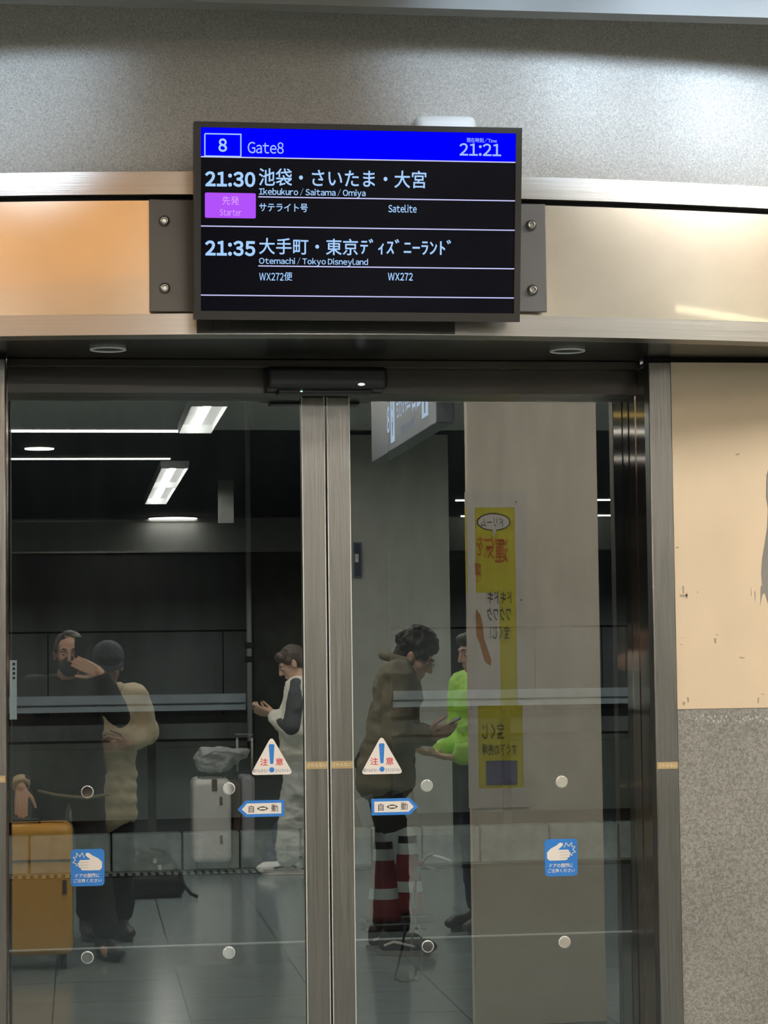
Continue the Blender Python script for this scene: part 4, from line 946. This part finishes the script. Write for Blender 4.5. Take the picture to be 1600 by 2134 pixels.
def add_hand(mb, w, d, n, u, m, curl=0.5, size=1.0, thumb_in=0.5):
    """palm from wrist w along d, facing n, thumb on the u side; five separate bent fingers"""
    d = Vector(d).normalized(); n = Vector(n); n = (n-d*n.dot(d)).normalized(); u = Vector(u); u = (u-d*u.dot(d)-n*u.dot(n)).normalized()
    k = size
    for o in (-0.026, -0.009, 0.009, 0.026): mb.cap(w+d*0.012*k+u*o*0.7*k, 0.014*k, w+d*0.082*k+u*o*k, 0.0115*k, m, 10)
    for o, L, ph in ((0.028, 0.068, 0.9), (0.0095, 0.078, 1.0), (-0.0095, 0.073, 1.05), (-0.027, 0.058, 1.15)):
        p = w+d*0.086*k+u*o*k; a = 0.0; seg = (0.45, 0.31, 0.24); r = 0.0092*k
        for i, q in enumerate(seg):
            a += curl*ph*(0.55, 0.85, 0.6)[i]; dd = d*math.cos(a)+n*math.sin(a); p2 = p+dd*L*q*k
            mb.cap(p, r, p2, r*0.93, m, 10); p = p2; r *= 0.93
    p = w+d*0.026*k+u*0.026*k; t1 = (u*0.75+d*0.75+n*0.35*thumb_in).normalized(); p2 = p+t1*0.040*k
    mb.cap(p, 0.0135*k, p2, 0.0105*k, m, 10); t2 = (d*0.85+u*(0.45-0.6*thumb_in)+n*0.7*thumb_in).normalized(); p3 = p2+t2*0.034*k
    mb.cap(p2, 0.0105*k, p3, 0.0095*k, m, 10); mb.cap(p3, 0.0095*k, p3+t2*0.022*k, 0.0082*k, m, 10)
def add_chain(mb, pts, rs, m):
    for (a, b), (ra, rb) in zip(zip(pts, pts[1:]), zip(rs, rs[1:])): mb.cap(a, ra, b, rb, m)
def shoe(name, ankle, fwd, m_up, m_sole, parent, L=0.28, stripe=None):
    fwd = Vector(fwd).normalized(); side = Vector((-fwd.y, fwd.x, 0)); g = Vector((ankle.x, ankle.y, 0))
    mb = MB(); P = lambda f, s, z: g+fwd*f+side*s+Vector((0, 0, z))
    R = Matrix((( side.x, fwd.x, 0), (side.y, fwd.y, 0), (0, 0, 1))).to_3x3()
    mb.cap(P(-0.05, 0, 0.10), 0.042, P(-0.05, 0, 0.055), 0.045, m_up); mb.cap(P(-0.05, 0, 0.055), 0.042, P(L-0.13, 0, 0.050), 0.042, m_up)
    mb.ell(P(L-0.125, 0, 0.045), (0.048, 0.060, 0.034), m_up, R); mb.cap(P(-0.02, 0, 0.09), 0.04, P(0.06, 0, 0.065), 0.036, m_up)
    s = remeshed(mb, name, m_up, parent, 0.006, 4)
    mb = MB(); out = []
    for i in range(28):
        a = 2*PI*i/28; f = (L/2)*math.cos(a); ww = 0.043+0.007*math.cos(a) if math.cos(a) > -0.5 else 0.040
        out.append(P(L/2-0.105+f*1.0, ww*math.sin(a)*1.05, 0.002))
    mb.poly(out, m_sole, (0, 0, 0.026)); mb.build('sole', s)
    if stripe is not None:
        for sg in (-1, 1):
            pts = [P(-0.06, sg*0.049, 0.055), P(-0.01, sg*0.046, 0.075), P(0.05, sg*0.045, 0.060), P(0.10, sg*0.049, 0.05)]
            mb = MB(); mb.tube(pts, 0.007, stripe, 8); mb.build('side_stripe', s)
    for k in range(4):
        mb = MB(); mb.tube([P(0.02+k*0.02, -0.03, 0.098-k*0.012), P(0.02+k*0.02, 0.03, 0.098-k*0.012)], 0.004, M['shoe_white'] if m_up is not M['shoe_white'] else M['bolt'], 8); mb.build('lace', s)
    return s
def figure(label, fr, J, head, skin_hands, outfit, name='person'):
    """J: world joints; one continuous body, clothing and hair as children"""
    t = thing(name, label, 'person', fr.o.copy())
    mb = MB(); m = M['skin']; H = head
    add_head(mb, H, m, J['neck'])
    add_chain(mb, [J['neck'], J['chest'], J['waist'], J['pelvis']], [0.058, 0.115, 0.105, 0.115], m)
    for s in 'lr':
        add_chain(mb, [J['neck']-Vector((0, 0, 0.03)), J['sh_'+s], J['el_'+s], J['wr_'+s]], [0.05, 0.055, 0.040, 0.027], m)
        add_chain(mb, [J['pelvis'], J['hip_'+s], J['kn_'+s], J['an_'+s]], [0.09, 0.078, 0.052, 0.036], m)
        fwd = J['toe_'+s]-J['an_'+s]; mb.cap(J['an_'+s]-Vector((0, 0, 0.03)), 0.034, J['an_'+s]+fwd*0.75-Vector((0, 0, 0.04)), 0.025, m)
        d, n, u, curl, ti = skin_hands[s]; add_hand(mb, J['wr_'+s], d, n, u, m, curl, 1.0, ti)
    body = remeshed(mb, 'body', m, t, 0.0052, 2)
    add_eyes(H, t)
    return t, body
def joints(fr, Hh, lean=0.0, feet=((-0.10, 0.0), (0.10, 0.0)), arms=None, toes=None):
    """standing skeleton of height Hh; lean moves the upper body forward"""
    k = Hh/1.70; J = {}
    J['pelvis'] = fr(0, 0, 0.93*k); J['waist'] = fr(0, lean*0.35, 1.08*k); J['chest'] = fr(0, lean*0.7, 1.28*k); J['neck'] = fr(0, lean, 1.43*k)
    for s, a in (('l', -1), ('r', 1)):
        J['sh_'+s] = fr(a*0.175*k, lean*0.85, 1.375*k); J['hip_'+s] = fr(a*0.085*k, 0, 0.90*k)
        f = feet[0 if s == 'l' else 1]; J['an_'+s] = fr(f[0], f[1], 0.085); J['kn_'+s] = fr((a*0.085*k+f[0])/2, f[1]*0.5+0.025, 0.49*k)
        J['toe_'+s] = J['an_'+s]+fr.f*0.16
        el, wr = arms[s]; J['el_'+s] = fr(*el); J['wr_'+s] = fr(*wr)
    return J
def trousers(t, J, m, rt=0.098, rk=0.078, ra=0.068, top=None, fold=0.008, bottom=0.10, hips=(0.165, 0.125)):
    mb = MB(); W = Vector((0, 0, 0))
    mb.ell(J['pelvis']+Vector((0, 0, 0.02)), (hips[0], hips[1], 0.11), m)
    for s in 'lr':
        an = J['an_'+s]+Vector((0, 0, bottom-0.085+ra*0.8))
        add_chain(mb, [J['hip_'+s]+Vector((0, 0, 0.02)), J['hip_'+s].lerp(J['kn_'+s], 0.25), J['kn_'+s], an], [0.108, rt, rk, ra], m)
    return remeshed(mb, 'trousers', m, t, 0.010, 4, fold, 0.09)
def torso(t, name, m, J, fr, hem, r_sh=0.085, r_el=0.065, r_wr=0.052, belly=(0.185, 0.125), sleeves='lr', fold=0.010, cuff=0.02, fscale=0.10, mb=None):
    mb = mb or MB(); R = Matrix(((fr.r.x, fr.f.x, 0), (fr.r.y, fr.f.y, 0), (0, 0, 1))).to_3x3()
    up = (J['neck']-J['pelvis']).normalized()
    mb.ell(J['chest']+Vector((0, 0, 0.0)), (0.195, 0.135, 0.165), m, R)
    mb.ell(J['waist'], (belly[0], belly[1], 0.16), m, R); mb.ell(J['waist'].lerp(J['chest'], 0.5), (belly[0], max(belly[1], 0.138), 0.14), m, R)
    hz = hem
    c = J['pelvis'].copy(); n = 5
    for i in range(n):
        z = J['waist'].z+(hz+0.10-J['waist'].z)*(i+1)/n; q = J['waist'].lerp(J['pelvis'], min(1, (i+1)/3)); q = Vector((q.x, q.y, z))
        mb.ell(q, (belly[0]+0.003*i, belly[1]+0.005*i, 0.12), m, R)
    mb.cap(J['neck']-Vector((0, 0, 0.015)), 0.068, J['chest']+Vector((0, 0, 0.05)), 0.12, m)
    for s in sleeves:
        add_chain(mb, [J['neck']-Vector((0, 0, 0.05)), J['sh_'+s]], [0.075, r_sh], m)
        d = (J['wr_'+s]-J['el_'+s]).normalized()
        add_chain(mb, [J['sh_'+s], J['el_'+s], J['wr_'+s]-d*(cuff+r_wr*0.6)], [r_sh, r_el, r_wr], m)
    return remeshed(mb, name, m, t, 0.010, 4, fold, fscale)
def hair_cap(t, H, m, curls=0, name='hair', low=0.0, seed=1, fringe=True, r=(0.083, 0.100, 0.088)):
    rnd = random.Random(seed); mb = MB(); R3 = H.to_3x3()
    mb.ell(H @ Vector((0, -0.022, 0.046)), r, m, R3); mb.ell(H @ Vector((0, -0.060, -0.005+low)), (r[0]*0.92, 0.058, 0.075), m, R3)
    if fringe: mb.ell(H @ Vector((0, 0.055, 0.082)), (0.066, 0.040, 0.036), m, R3)
    for s in (-1, 1): mb.ell(H @ Vector((s*0.070, 0.012, 0.030)), (0.018, 0.034, 0.034), m, R3)
    for i in range(curls):
        a = rnd.uniform(0, 2*PI); e = rnd.uniform(-0.25, PI/2); q = Vector((math.cos(a)*math.cos(e)*0.090, -0.018+math.sin(a)*math.cos(e)*0.104, 0.050+math.sin(e)*0.094))
        if q.y > 0.055 and q.z < 0.055: continue
        rr = rnd.uniform(0.016, 0.030); mb.ell(H @ q, (rr, rr, rr), m, None, 2)
    return remeshed(mb, name, m, t, 0.006, 2, 0.005 if curls else 0.003, 0.025)

# ---- the photographer, phone at the eye, left hand on the orange suitcase
fr = Frame(-0.075, -6.20, 90)
J = joints(fr, 1.74, 0.06, feet=((-0.16, 0.02), (0.20, 0.40)), arms={'r': ((0.28, 0.19, 1.26), (0.175, 0.315, 1.495)), 'l': ((-0.265, 0.16, 1.14), (-0.235, 0.47, 0.905))})
H = head_matrix(fr, fr(0.015, 0.125, 1.60), -4, 0)
hands = {'r': (Vector((-0.86, 0.05, 0.42)), Vector((0.0, -1.0, 0.0)), Vector((-0.3, 0.0, -1.0)), 0.32, 0.3), 'l': (Vector((0.0, 0.45, -0.9)), Vector((0.0, -0.9, -0.45)), Vector((1, 0, 0)), 0.18, 0.2)}
t, body = figure('person in black holding a phone up to the face, hand on the orange suitcase', fr, J, H, hands, None)
hair_cap(t, H, M['hair'], 0, fringe=False, r=(0.080, 0.090, 0.078))
mb = MB(); mb.ell(H @ Vector((0, 0.050, -0.060)), (0.062, 0.060, 0.054), M['mask'], H.to_3x3()); mb.ell(H @ Vector((0, 0.085, -0.035)), (0.030, 0.034, 0.030), M['mask'], H.to_3x3()); mb.ell(H @ Vector((0, 0.04, -0.085)), (0.047, 0.052, 0.040), M['mask'], H.to_3x3())
mk = remeshed(mb, 'face_mask', M['mask'], t, 0.006, 4)
for s in (-1, 1):
    mb = MB(); mb.tube([H @ Vector((s*0.052, 0.060, -0.035)), H @ Vector((s*0.080, 0.015, -0.010)), H @ Vector((s*0.088, -0.018, 0.012))], 0.0018, M['mask'], 6); mb.build('ear_loop', mk)
trousers(t, J, M['trouser_black'])
torso(t, 'jacket', M['jacket_black'], J, fr, 0.80, belly=(0.20, 0.135))
mb = MB(); mb.tube([J['wr_l']-(J['wr_l']-J['el_l']).normalized()*0.05, J['wr_l']-(J['wr_l']-J['el_l']).normalized()*0.012], [0.050, 0.046], M['coat'], 20); mb.build('cuff', t)
mb = MB(); mb.tube([J['wr_r']-(J['wr_r']-J['el_r']).normalized()*0.05, J['wr_r']-(J['wr_r']-J['el_r']).normalized()*0.015], [0.047, 0.043], M['jacket_black'], 20); mb.build('cuff', t)
for s in 'lr': shoe('boot', J['an_'+s], fr.f+fr.r*(0.35 if s == 'r' else -0.2), M['shoe_black'], M['black'], t)
mb = MB(); mb.tube([mir(78, 1648, -5.99), mir(120, 1657, -5.985), mir(180, 1663, -5.985), mir(226, 1655, -6.0)], 0.009, M['strap'], 10); mb.build('waist_strap', t)
p = thing('phone', 'black phone held upright in front of the photographer in the left door', 'phone', (0.004, -5.912, 1.56))
mb = MB(); mb.box((-0.032, -5.917, 1.545), (0.040, -5.9085, 1.688), M['phone'], 0.004, 3); mb.build('phone_case', p)
mb = MB(); mb.lathe([(0.009, 0), (0.009, 0.0015), (0.006, 0.0015)], (0.0, -5.9085, 1.665), M['dark_glass'], 16, 'Y'); mb.build('phone_lens', p)

# ---- person in the beige coat behind
fr = Frame(0.125, -6.62, 80)
J = joints(fr, 1.66, 0.05, feet=((-0.09, 0.0), (0.09, 0.05)), arms={'r': ((0.245, 0.02, 1.145), (0.10, 0.22, 1.09)), 'l': ((-0.25, 0.0, 1.10), (-0.10, 0.20, 1.06))})
H = head_matrix(fr, fr(0.015, 0.075, 1.525), -28, 8)
hands = {'r': (Vector((-0.9, 0.3, 0.1)), Vector((0.2, -1, 0.2)), Vector((0, 0.2, 1)), 0.7, 0.5), 'l': (Vector((0.9, 0.3, 0.1)), Vector((-0.2, -1, 0.2)), Vector((0, 0.2, 1)), 0.7, 0.5)}
t, body = figure('person in a beige coat and dark cap, standing behind the photographer', fr, J, H, hands, None)
hair_cap(t, H, M['hair'], 0, low=-0.03, seed=3)
mb = MB(); R3 = H.to_3x3(); mb.ell(H @ Vector((0, -0.010, 0.058)), (0.092, 0.108, 0.086), M['cap'], R3); mb.ell(H @ Vector((0, -0.05, 0.025)), (0.090, 0.065, 0.06), M['cap'], R3); cp = remeshed(mb, 'cap', M['cap'], t, 0.007, 4)
mb = MB(); pts = [H @ Vector((0.078*math.cos(a), 0.060+0.085*math.sin(a), 0.052-0.012*math.sin(a))) for a in [PI*i/12 for i in range(13)]]; mb.poly(pts, M['cap'], (0, 0, 0.006)); mb.build('cap_brim', cp)
trousers(t, J, M['trouser_black'], rt=0.085, hips=(0.135, 0.10))
torso(t, 'coat', M['coat'], J, fr, 0.60, r_sh=0.088, r_el=0.074, r_wr=0.060, belly=(0.185, 0.15), fold=0.010)
mb = MB(); c = J['neck']+Vector((0, 0, 0.0)); 
mb.tube([c+fr.r*0.085*math.cos(a)+fr.f*0.075*math.sin(a)+Vector((0, 0, 0.012*math.cos(2*a))) for a in [2*PI*i/24 for i in range(25)]], 0.026, M['coat'], 10); mb.build('collar', t)
for s in 'lr': shoe('boot', J['an_'+s], fr.f, M['shoe_black'], M['black'], t)

# ---- curly-haired man reading a phone
fr = Frame(1.60, -5.68, 14)
J = joints(fr, 1.80, 0.10, feet=((-0.09, 0.06), (0.10, -0.02)), arms={'l': ((-0.235, 0.09, 1.13), (-0.11, 0.245, 1.165)), 'r': ((0.235, 0.06, 1.13), (0.06, 0.26, 1.14))})
H = head_matrix(fr, fr(0.0, 0.17, 1.56), -30, 6)
hands = {'l': (Vector((0.85, 0.35, 0.12)), Vector((0.1, -0.8, 0.6)), Vector((0.2, 0.5, 0.8)), 0.65, 0.5), 'r': (Vector((0.8, 0.6, 0.15)), Vector((-0.1, 0.5, 0.8)), Vector((0.3, -0.4, 0.8)), 0.55, 0.4)}
t, body = figure('curly-haired person in an olive jacket looking down at a phone', fr, J, H, hands, None)
hair_cap(t, H, M['hair'], 95, seed=5)
gl = MB()
for s in (-1, 1): gl.tube([H @ Vector((s*0.033+0.021*math.cos(a), 0.104, 0.0+0.016*math.sin(a))) for a in [2*PI*i/18 for i in range(19)]], 0.0013, M['bolt'], 6); gl.tube([H @ Vector((s*0.054, 0.102, 0.004)), H @ Vector((s*0.082, 0.01, 0.008))], 0.0013, M['bolt'], 6)
gl.tube([H @ Vector((-0.012, 0.104, 0.004)), H @ Vector((0.012, 0.104, 0.004))], 0.0014, M['bolt'], 6); gl.build('glasses', t)
trousers(t, J, M['trouser_black'], ra=0.070)
torso(t, 'jacket', M['olive'], J, fr, 0.80, r_sh=0.095, r_el=0.076, r_wr=0.060, belly=(0.20, 0.14), fold=0.014)
mb = MB(); c = J['neck']+Vector((0, 0, 0.015))
mb.tube([c-fr.f*0.02+fr.r*0.088*math.cos(a)+fr.f*0.085*math.sin(a)+Vector((0, 0, 0.020-0.022*math.sin(a))) for a in [2*PI*i/24 for i in range(25)]], 0.024, M['olive'], 10); mb.build('collar', t)
for s in 'lr': shoe('trainer', J['an_'+s], fr.f, M['shoe_black'], M['sole'], t, stripe=M['shoe_white'])
hp = J['wr_l']+Vector((0.085, 0.03, 0.03))
p = thing('phone', 'dark phone in the hand of the person in the olive jacket', 'phone', hp)
Rm = Matrix.Translation(hp+Vector((0.02, -0.01, 0.012))) @ Matrix.Rotation(math.radians(-28), 4, 'Y') @ Matrix.Rotation(math.radians(14), 4, 'Z')
mb = MB(); mb.box((-0.075, -0.036, -0.004), (0.075, 0.036, 0.004), M['phone'], 0.003, 2, Rm); mb.build('phone_case', p)
mb = MB(); mb.box((-0.07, -0.032, 0.0041), (0.07, 0.032, 0.0046), M['phone_glow'], mtx=Rm); mb.build('phone_screen', p)

# ---- person in the bright yellow-green jacket, half behind the pillar
fr = Frame(2.27, -6.40, 160)
J = joints(fr, 1.70, 0.03, arms={'r': ((0.235, 0.02, 1.09), (0.10, 0.25, 0.99)), 'l': ((-0.245, 0.02, 1.08), (-0.10, 0.24, 1.00))})
H = head_matrix(fr, fr(0, 0.05, 1.58), -12, 0)
hands = {'r': (Vector((-0.9, -0.2, 0.1)), Vector((0.1, 0.2, 1)), Vector((-0.2, 0.9, 0.2)), 0.5, 0.4), 'l': (Vector((-0.9, 0.3, 0.1)), Vector((0.1, -0.2, 1)), Vector((-0.2, -0.9, 0.2)), 0.5, 0.4)}
t, body = figure('person in a bright yellow-green jacket, half hidden by the beige pillar', fr, J, H, hands, None)
hair_cap(t, H, M['hair'], 0, seed=8)
trousers(t, J, M['navy'])
torso(t, 'jacket', M['hivis'], J, fr, 0.90, r_sh=0.092, r_el=0.078, r_wr=0.060, belly=(0.195, 0.135), fold=0.014)
for s in 'lr': shoe('shoe', J['an_'+s], fr.f, M['shoe_black'], M['black'], t)

# ---- person in the pale hooded top
fr = Frame(1.585, -9.75, 192)
J = joints(fr, 1.62, 0.03, feet=((-0.09, 0.02), (0.10, 0.11)), arms={'r': ((0.215, 0.05, 1.03), (0.09, 0.23, 1.135)), 'l': ((-0.215, 0.05, 1.03), (-0.05, 0.21, 1.13))})
H = head_matrix(fr, fr(0.0, 0.085, 1.49), -28, -8)
hands = {'r': (Vector((-0.85, 0.1, 0.3)), Vector((-0.2, -0.5, 0.8)), Vector((-0.3, -0.5, 0.8)), 0.6, 0.4), 'l': (Vector((-0.85, 0.3, 0.3)), Vector((0.0, 0.6, 0.8)), Vector((-0.2, 0.2, 0.9)), 0.6, 0.4)}
t, body = figure('person in a cream hooded top and pale trousers, looking down at a phone', fr, J, H, hands, None)
hair_cap(t, H, M['hair_brown'], 0, seed=11)
trousers(t, J, M['pants_grey'], rt=0.110, rk=0.100, ra=0.100, fold=0.014, bottom=0.07)
tp = torso(t, 'hooded_top', M['cream'], J, fr, 0.76, r_sh=0.100, r_el=0.098, r_wr=0.062, belly=(0.22, 0.175), fold=0.013)
mb = MB(); mb.ell(J['neck']-fr.f*0.075+Vector((0, 0, -0.01)), (0.095, 0.095, 0.085), M['cream']); mb.ell(J['neck']-fr.f*0.02+Vector((0, 0, 0.0)), (0.11, 0.11, 0.045), M['cream']); remeshed(mb, 'hood', M['cream'], tp, 0.008, 4, 0.008)
for s, sg in (('r', 1), ('l', -1)):
    o_ = fr.r*sg*0.074+fr.f*0.012
    mb = MB(); add_chain(mb, [J['sh_'+s]+o_*0.6+Vector((0, 0, 0.035)), J['sh_'+s]+o_-Vector((0, 0, 0.10)), J['el_'+s]+o_*0.75+Vector((0, 0, 0.02)), (J['el_'+s]*0.45+J['wr_'+s]*0.55)+o_*0.5], [0.052, 0.066, 0.066, 0.040], M['slate']); remeshed(mb, 'sleeve_panel', M['slate'], tp, 0.008, 3, 0.006)
    d = (J['wr_'+s]-J['el_'+s]).normalized(); mb = MB(); mb.tube([J['wr_'+s]-d*0.075, J['wr_'+s]-d*0.015], [0.052, 0.044], M['cream'], 18); mb.build('cuff', tp)
for s in 'lr': shoe('trainer', J['an_'+s], fr.f, M['shoe_white'], M['shoe_white'], t, 0.30, stripe=M['shoe_black'])
hp = J['wr_r']+fr.f*0.10+Vector((0, 0, 0.035))
p = thing('phone', 'small phone in the hand of the person in the cream hooded top', 'phone', hp)
Rm = Matrix.Translation(hp+Vector((-0.01, 0.0, 0.015))) @ Matrix.Rotation(math.radians(28), 4, 'Y')
mb = MB(); mb.box((-0.075, -0.036, -0.004), (0.075, 0.036, 0.004), M['phone'], 0.003, 2, Rm); mb.build('phone_case', p)
mb = MB(); mb.box((-0.07, -0.032, 0.0041), (0.07, 0.032, 0.0046), M['phone_glow'], mtx=Rm); mb.build('phone_screen', p)

# ================================================================== LUGGAGE
def wheel(c, ax, parent, r=0.028):
    mb = MB(); c = Vector(c)
    for s in (-1, 1): mb.lathe([(r*0.4, -0.009), (r, -0.009), (r, 0.009), (r*0.4, 0.009)], c+Vector((s*0.013, 0, 0)), M['black'], 18, 'X')
    mb.box(c+Vector((-0.004, -0.014, 0)), c+Vector((0.004, 0.014, r+0.022)), M['black'], 0.003); mb.box(c+Vector((-0.020, -0.020, r+0.012)), c+Vector((0.020, 0.020, r+0.030)), M['black'], 0.004)
    mb.build('wheel', parent)
def suitcase(name, label, x0, x1, yc, d, z0, z1, m, ridges=0, group=None, pole=0.0, rad=0.05):
    t = thing(name, label, 'suitcase', ((x0+x1)/2, yc, 0), group)
    mb = MB(); mb.box((x0, yc-d/2, z0), (x1, yc+d/2, z1), m, rad, 5)
    for i in range(ridges):
        x = x0+(x1-x0)*(i+1)/(ridges+1); mb.box((x-0.012, yc-d/2-0.004, z0+rad*1.4), (x+0.012, yc+d/2+0.004, z1-rad*1.4), m, 0.004)
    mb.build('shell', t)
    mb = MB(); mb.box((x0-0.0025, yc-0.006, z0+rad), (x1+0.0025, yc+0.006, z1-rad), M['black']); mb.box((x0+rad, yc-0.006, z0-0.0025), (x1-rad, yc+0.006, z1+0.0025), M['black']); mb.build('zip_seam', t)
    for sx in (x0+0.055, x1-0.055):
        for sy in (yc-d/2+0.05, yc+d/2-0.05): wheel((sx, sy, 0.029), None, t)
    xm = (x0+x1)/2
    mb = MB(); mb.tube([(xm-0.09, yc+0.03, z1-0.002), (xm-0.085, yc+0.03, z1+0.018), (xm+0.085, yc+0.03, z1+0.018), (xm+0.09, yc+0.03, z1-0.002)], 0.009, M['black'], 10); mb.build('carry_handle', t)
    if pole:
        for s in (-1, 1):
            mb = MB(); mb.tube([(xm+s*0.055, yc-d/2+0.05, z1-0.005), (xm+s*0.055, yc-d/2+0.05, z1+pole)], 0.009, M['tube'], 10); mb.build('pull_tube', t)
        mb = MB(); mb.box((xm-0.075, yc-d/2+0.03, z1+pole), (xm+0.075, yc-d/2+0.07, z1+pole+0.028), M['black'], 0.009); mb.build('pull_grip', t)
    return t
t = suitcase('suitcase', 'large orange hard-shell suitcase under the photographer\'s hand in the left door', -0.56, -0.045, -5.56, 0.30, 0.075, 0.735, M['orange'], 0, None, 0, 0.045)
for z in (0.42,):
    mb = MB(); mb.box((-0.095, -5.4095, z-0.035), (-0.075, -5.400, z+0.035), M['brown'], 0.003); mb.build('latch', t)
mb = MB(); mb.box((-0.56, -5.4105, 0.55), (-0.045, -5.405, 0.560), M['brown']); mb.box((-0.515, -5.4105, 0.12), (-0.505, -5.405, 0.68), M['orange']); mb.build('rib', t)
t = suitcase('suitcase', 'pale silver suitcase under a grey bag, left of the hooded person', 0.795, 1.070, -10.15, 0.42, 0.070, 0.665, M['silver'], 0, None, 0, 0.04)
for z in (0.51, 0.235):
    mb = MB(); mb.box((0.985, -9.941, z-0.030), (1.005, -9.931, z+0.030), M['brown'], 0.003); mb.build('latch', t)
mb = MB(); mb.box((0.93, -9.944, 0.58), (0.97, -9.933, 0.668), M['brown'], 0.004); mb.build('strap', t)
t = suitcase('suitcase', 'narrow lilac-grey suitcase between the silver suitcase and the navy bag', 1.155, 1.255, -10.30, 0.36, 0.070, 0.672, M['lilac'], 0, None, 0.27, 0.03)
t = thing('shoulder_case', 'dark brown upright case wedged between the silver and the lilac-grey suitcases', 'case', (1.112, -10.25, 0))
mb = MB(); mb.box((1.076, -10.42, 0.0), (1.148, -10.08, 0.63), M['brown'], 0.02, 3); mb.build('case_body', t)
mb = MB(); mb.tube([(1.112, -10.079, 0.60), (1.095, -10.06, 0.45), (1.085, -10.065, 0.30)], 0.006, M['black'], 8); mb.build('strap', t)
mb = MB(); mb.box((1.118, -10.079, 0.28), (1.128, -10.072, 0.31), M['bolt'], 0.002); mb.build('zip_pull', t)
t = thing('pouch_bag', 'crumpled grey nylon bag lying on the silver suitcase', 'bag', (0.98, -10.13, 0.685))
mb = MB(); mb.box((0.845, -10.24, 0.712), (1.085, -10.02, 0.875), M['bag_grey'], 0.05, 4); mb.ell((0.90, -10.13, 0.80), (0.085, 0.12, 0.085), M['bag_grey']); mb.ell((1.05, -10.13, 0.82), (0.12, 0.10, 0.060), M['bag_grey']); mb.ell((1.13, -10.11, 0.842), (0.085, 0.055, 0.040), M['bag_grey'])
remeshed(mb, 'bag_body', M['bag_grey'], t, 0.008, 2, 0.022, 0.075)
mb = MB(); mb.tube([(0.87, -10.02, 0.82), (0.95, -9.985, 0.865), (1.05, -9.99, 0.86), (1.17, -10.04, 0.83)], 0.008, M['bag_grey'], 8); mb.build('carry_strap', t)
t = thing('backpack', 'dark navy bag slumped on the floor beside the pale trainers', 'bag', (1.36, -9.98, 0))
mb = MB(); mb.ell((1.33, -10.0, 0.10), (0.10, 0.12, 0.10), M['bag_navy']); mb.ell((1.40, -10.0, 0.18), (0.08, 0.11, 0.14), M['bag_navy']); mb.ell((1.35, -9.98, 0.24), (0.06, 0.08, 0.12), M['bag_navy']); mb.ell((1.27, -9.95, 0.06), (0.09, 0.09, 0.06), M['bag_navy'])
remeshed(mb, 'bag_body', M['bag_navy'], t, 0.009, 2, 0.016, 0.06)
mb = MB(); mb.tube([(1.30, -9.90, 0.14), (1.36, -9.88, 0.22), (1.40, -9.89, 0.30), (1.42, -9.93, 0.36)], 0.010, M['lilac'], 8); mb.build('shoulder_strap', t)
mb = MB(); mb.box((1.37, -9.895, 0.10), (1.45, -9.875, 0.22), M['bag_navy'], 0.008); mb.build('front_pocket', t)
t.location += Vector((0.085, -0.10, 0))
t = thing('duffel_bag', 'black duffel bag on the floor behind the photographer, right of the orange suitcase', 'bag', (0.42, -8.55, 0))
mb = MB(); mb.cap((0.26, -8.55, 0.135), 0.12, (0.55, -8.55, 0.125), 0.11, M['bag_black']); mb.cap((0.26, -8.55, 0.20), 0.10, (0.50, -8.55, 0.25), 0.09, M['bag_black']); mb.box((0.16, -8.68, 0.005), (0.66, -8.42, 0.16), M['bag_black'], 0.04, 3)
remeshed(mb, 'bag_body', M['bag_black'], t, 0.009, 3, 0.012, 0.08)
mb = MB(); mb.tube([(0.44, -8.42, 0.33), (0.53, -8.40, 0.31), (0.60, -8.39, 0.22), (0.65, -8.39, 0.09), (0.70, -8.38, 0.03), (0.74, -8.36, 0.012)], 0.012, M['bag_black'], 8); mb.build('shoulder_strap', t)
for (x, z) in ((0.50, 0.20), (0.47, 0.245)):
    mb = MB(); mb.box((x-0.012, -8.428, z-0.016), (x+0.012, -8.415, z+0.016), M['silver'], 0.003); mb.build('buckle', t)
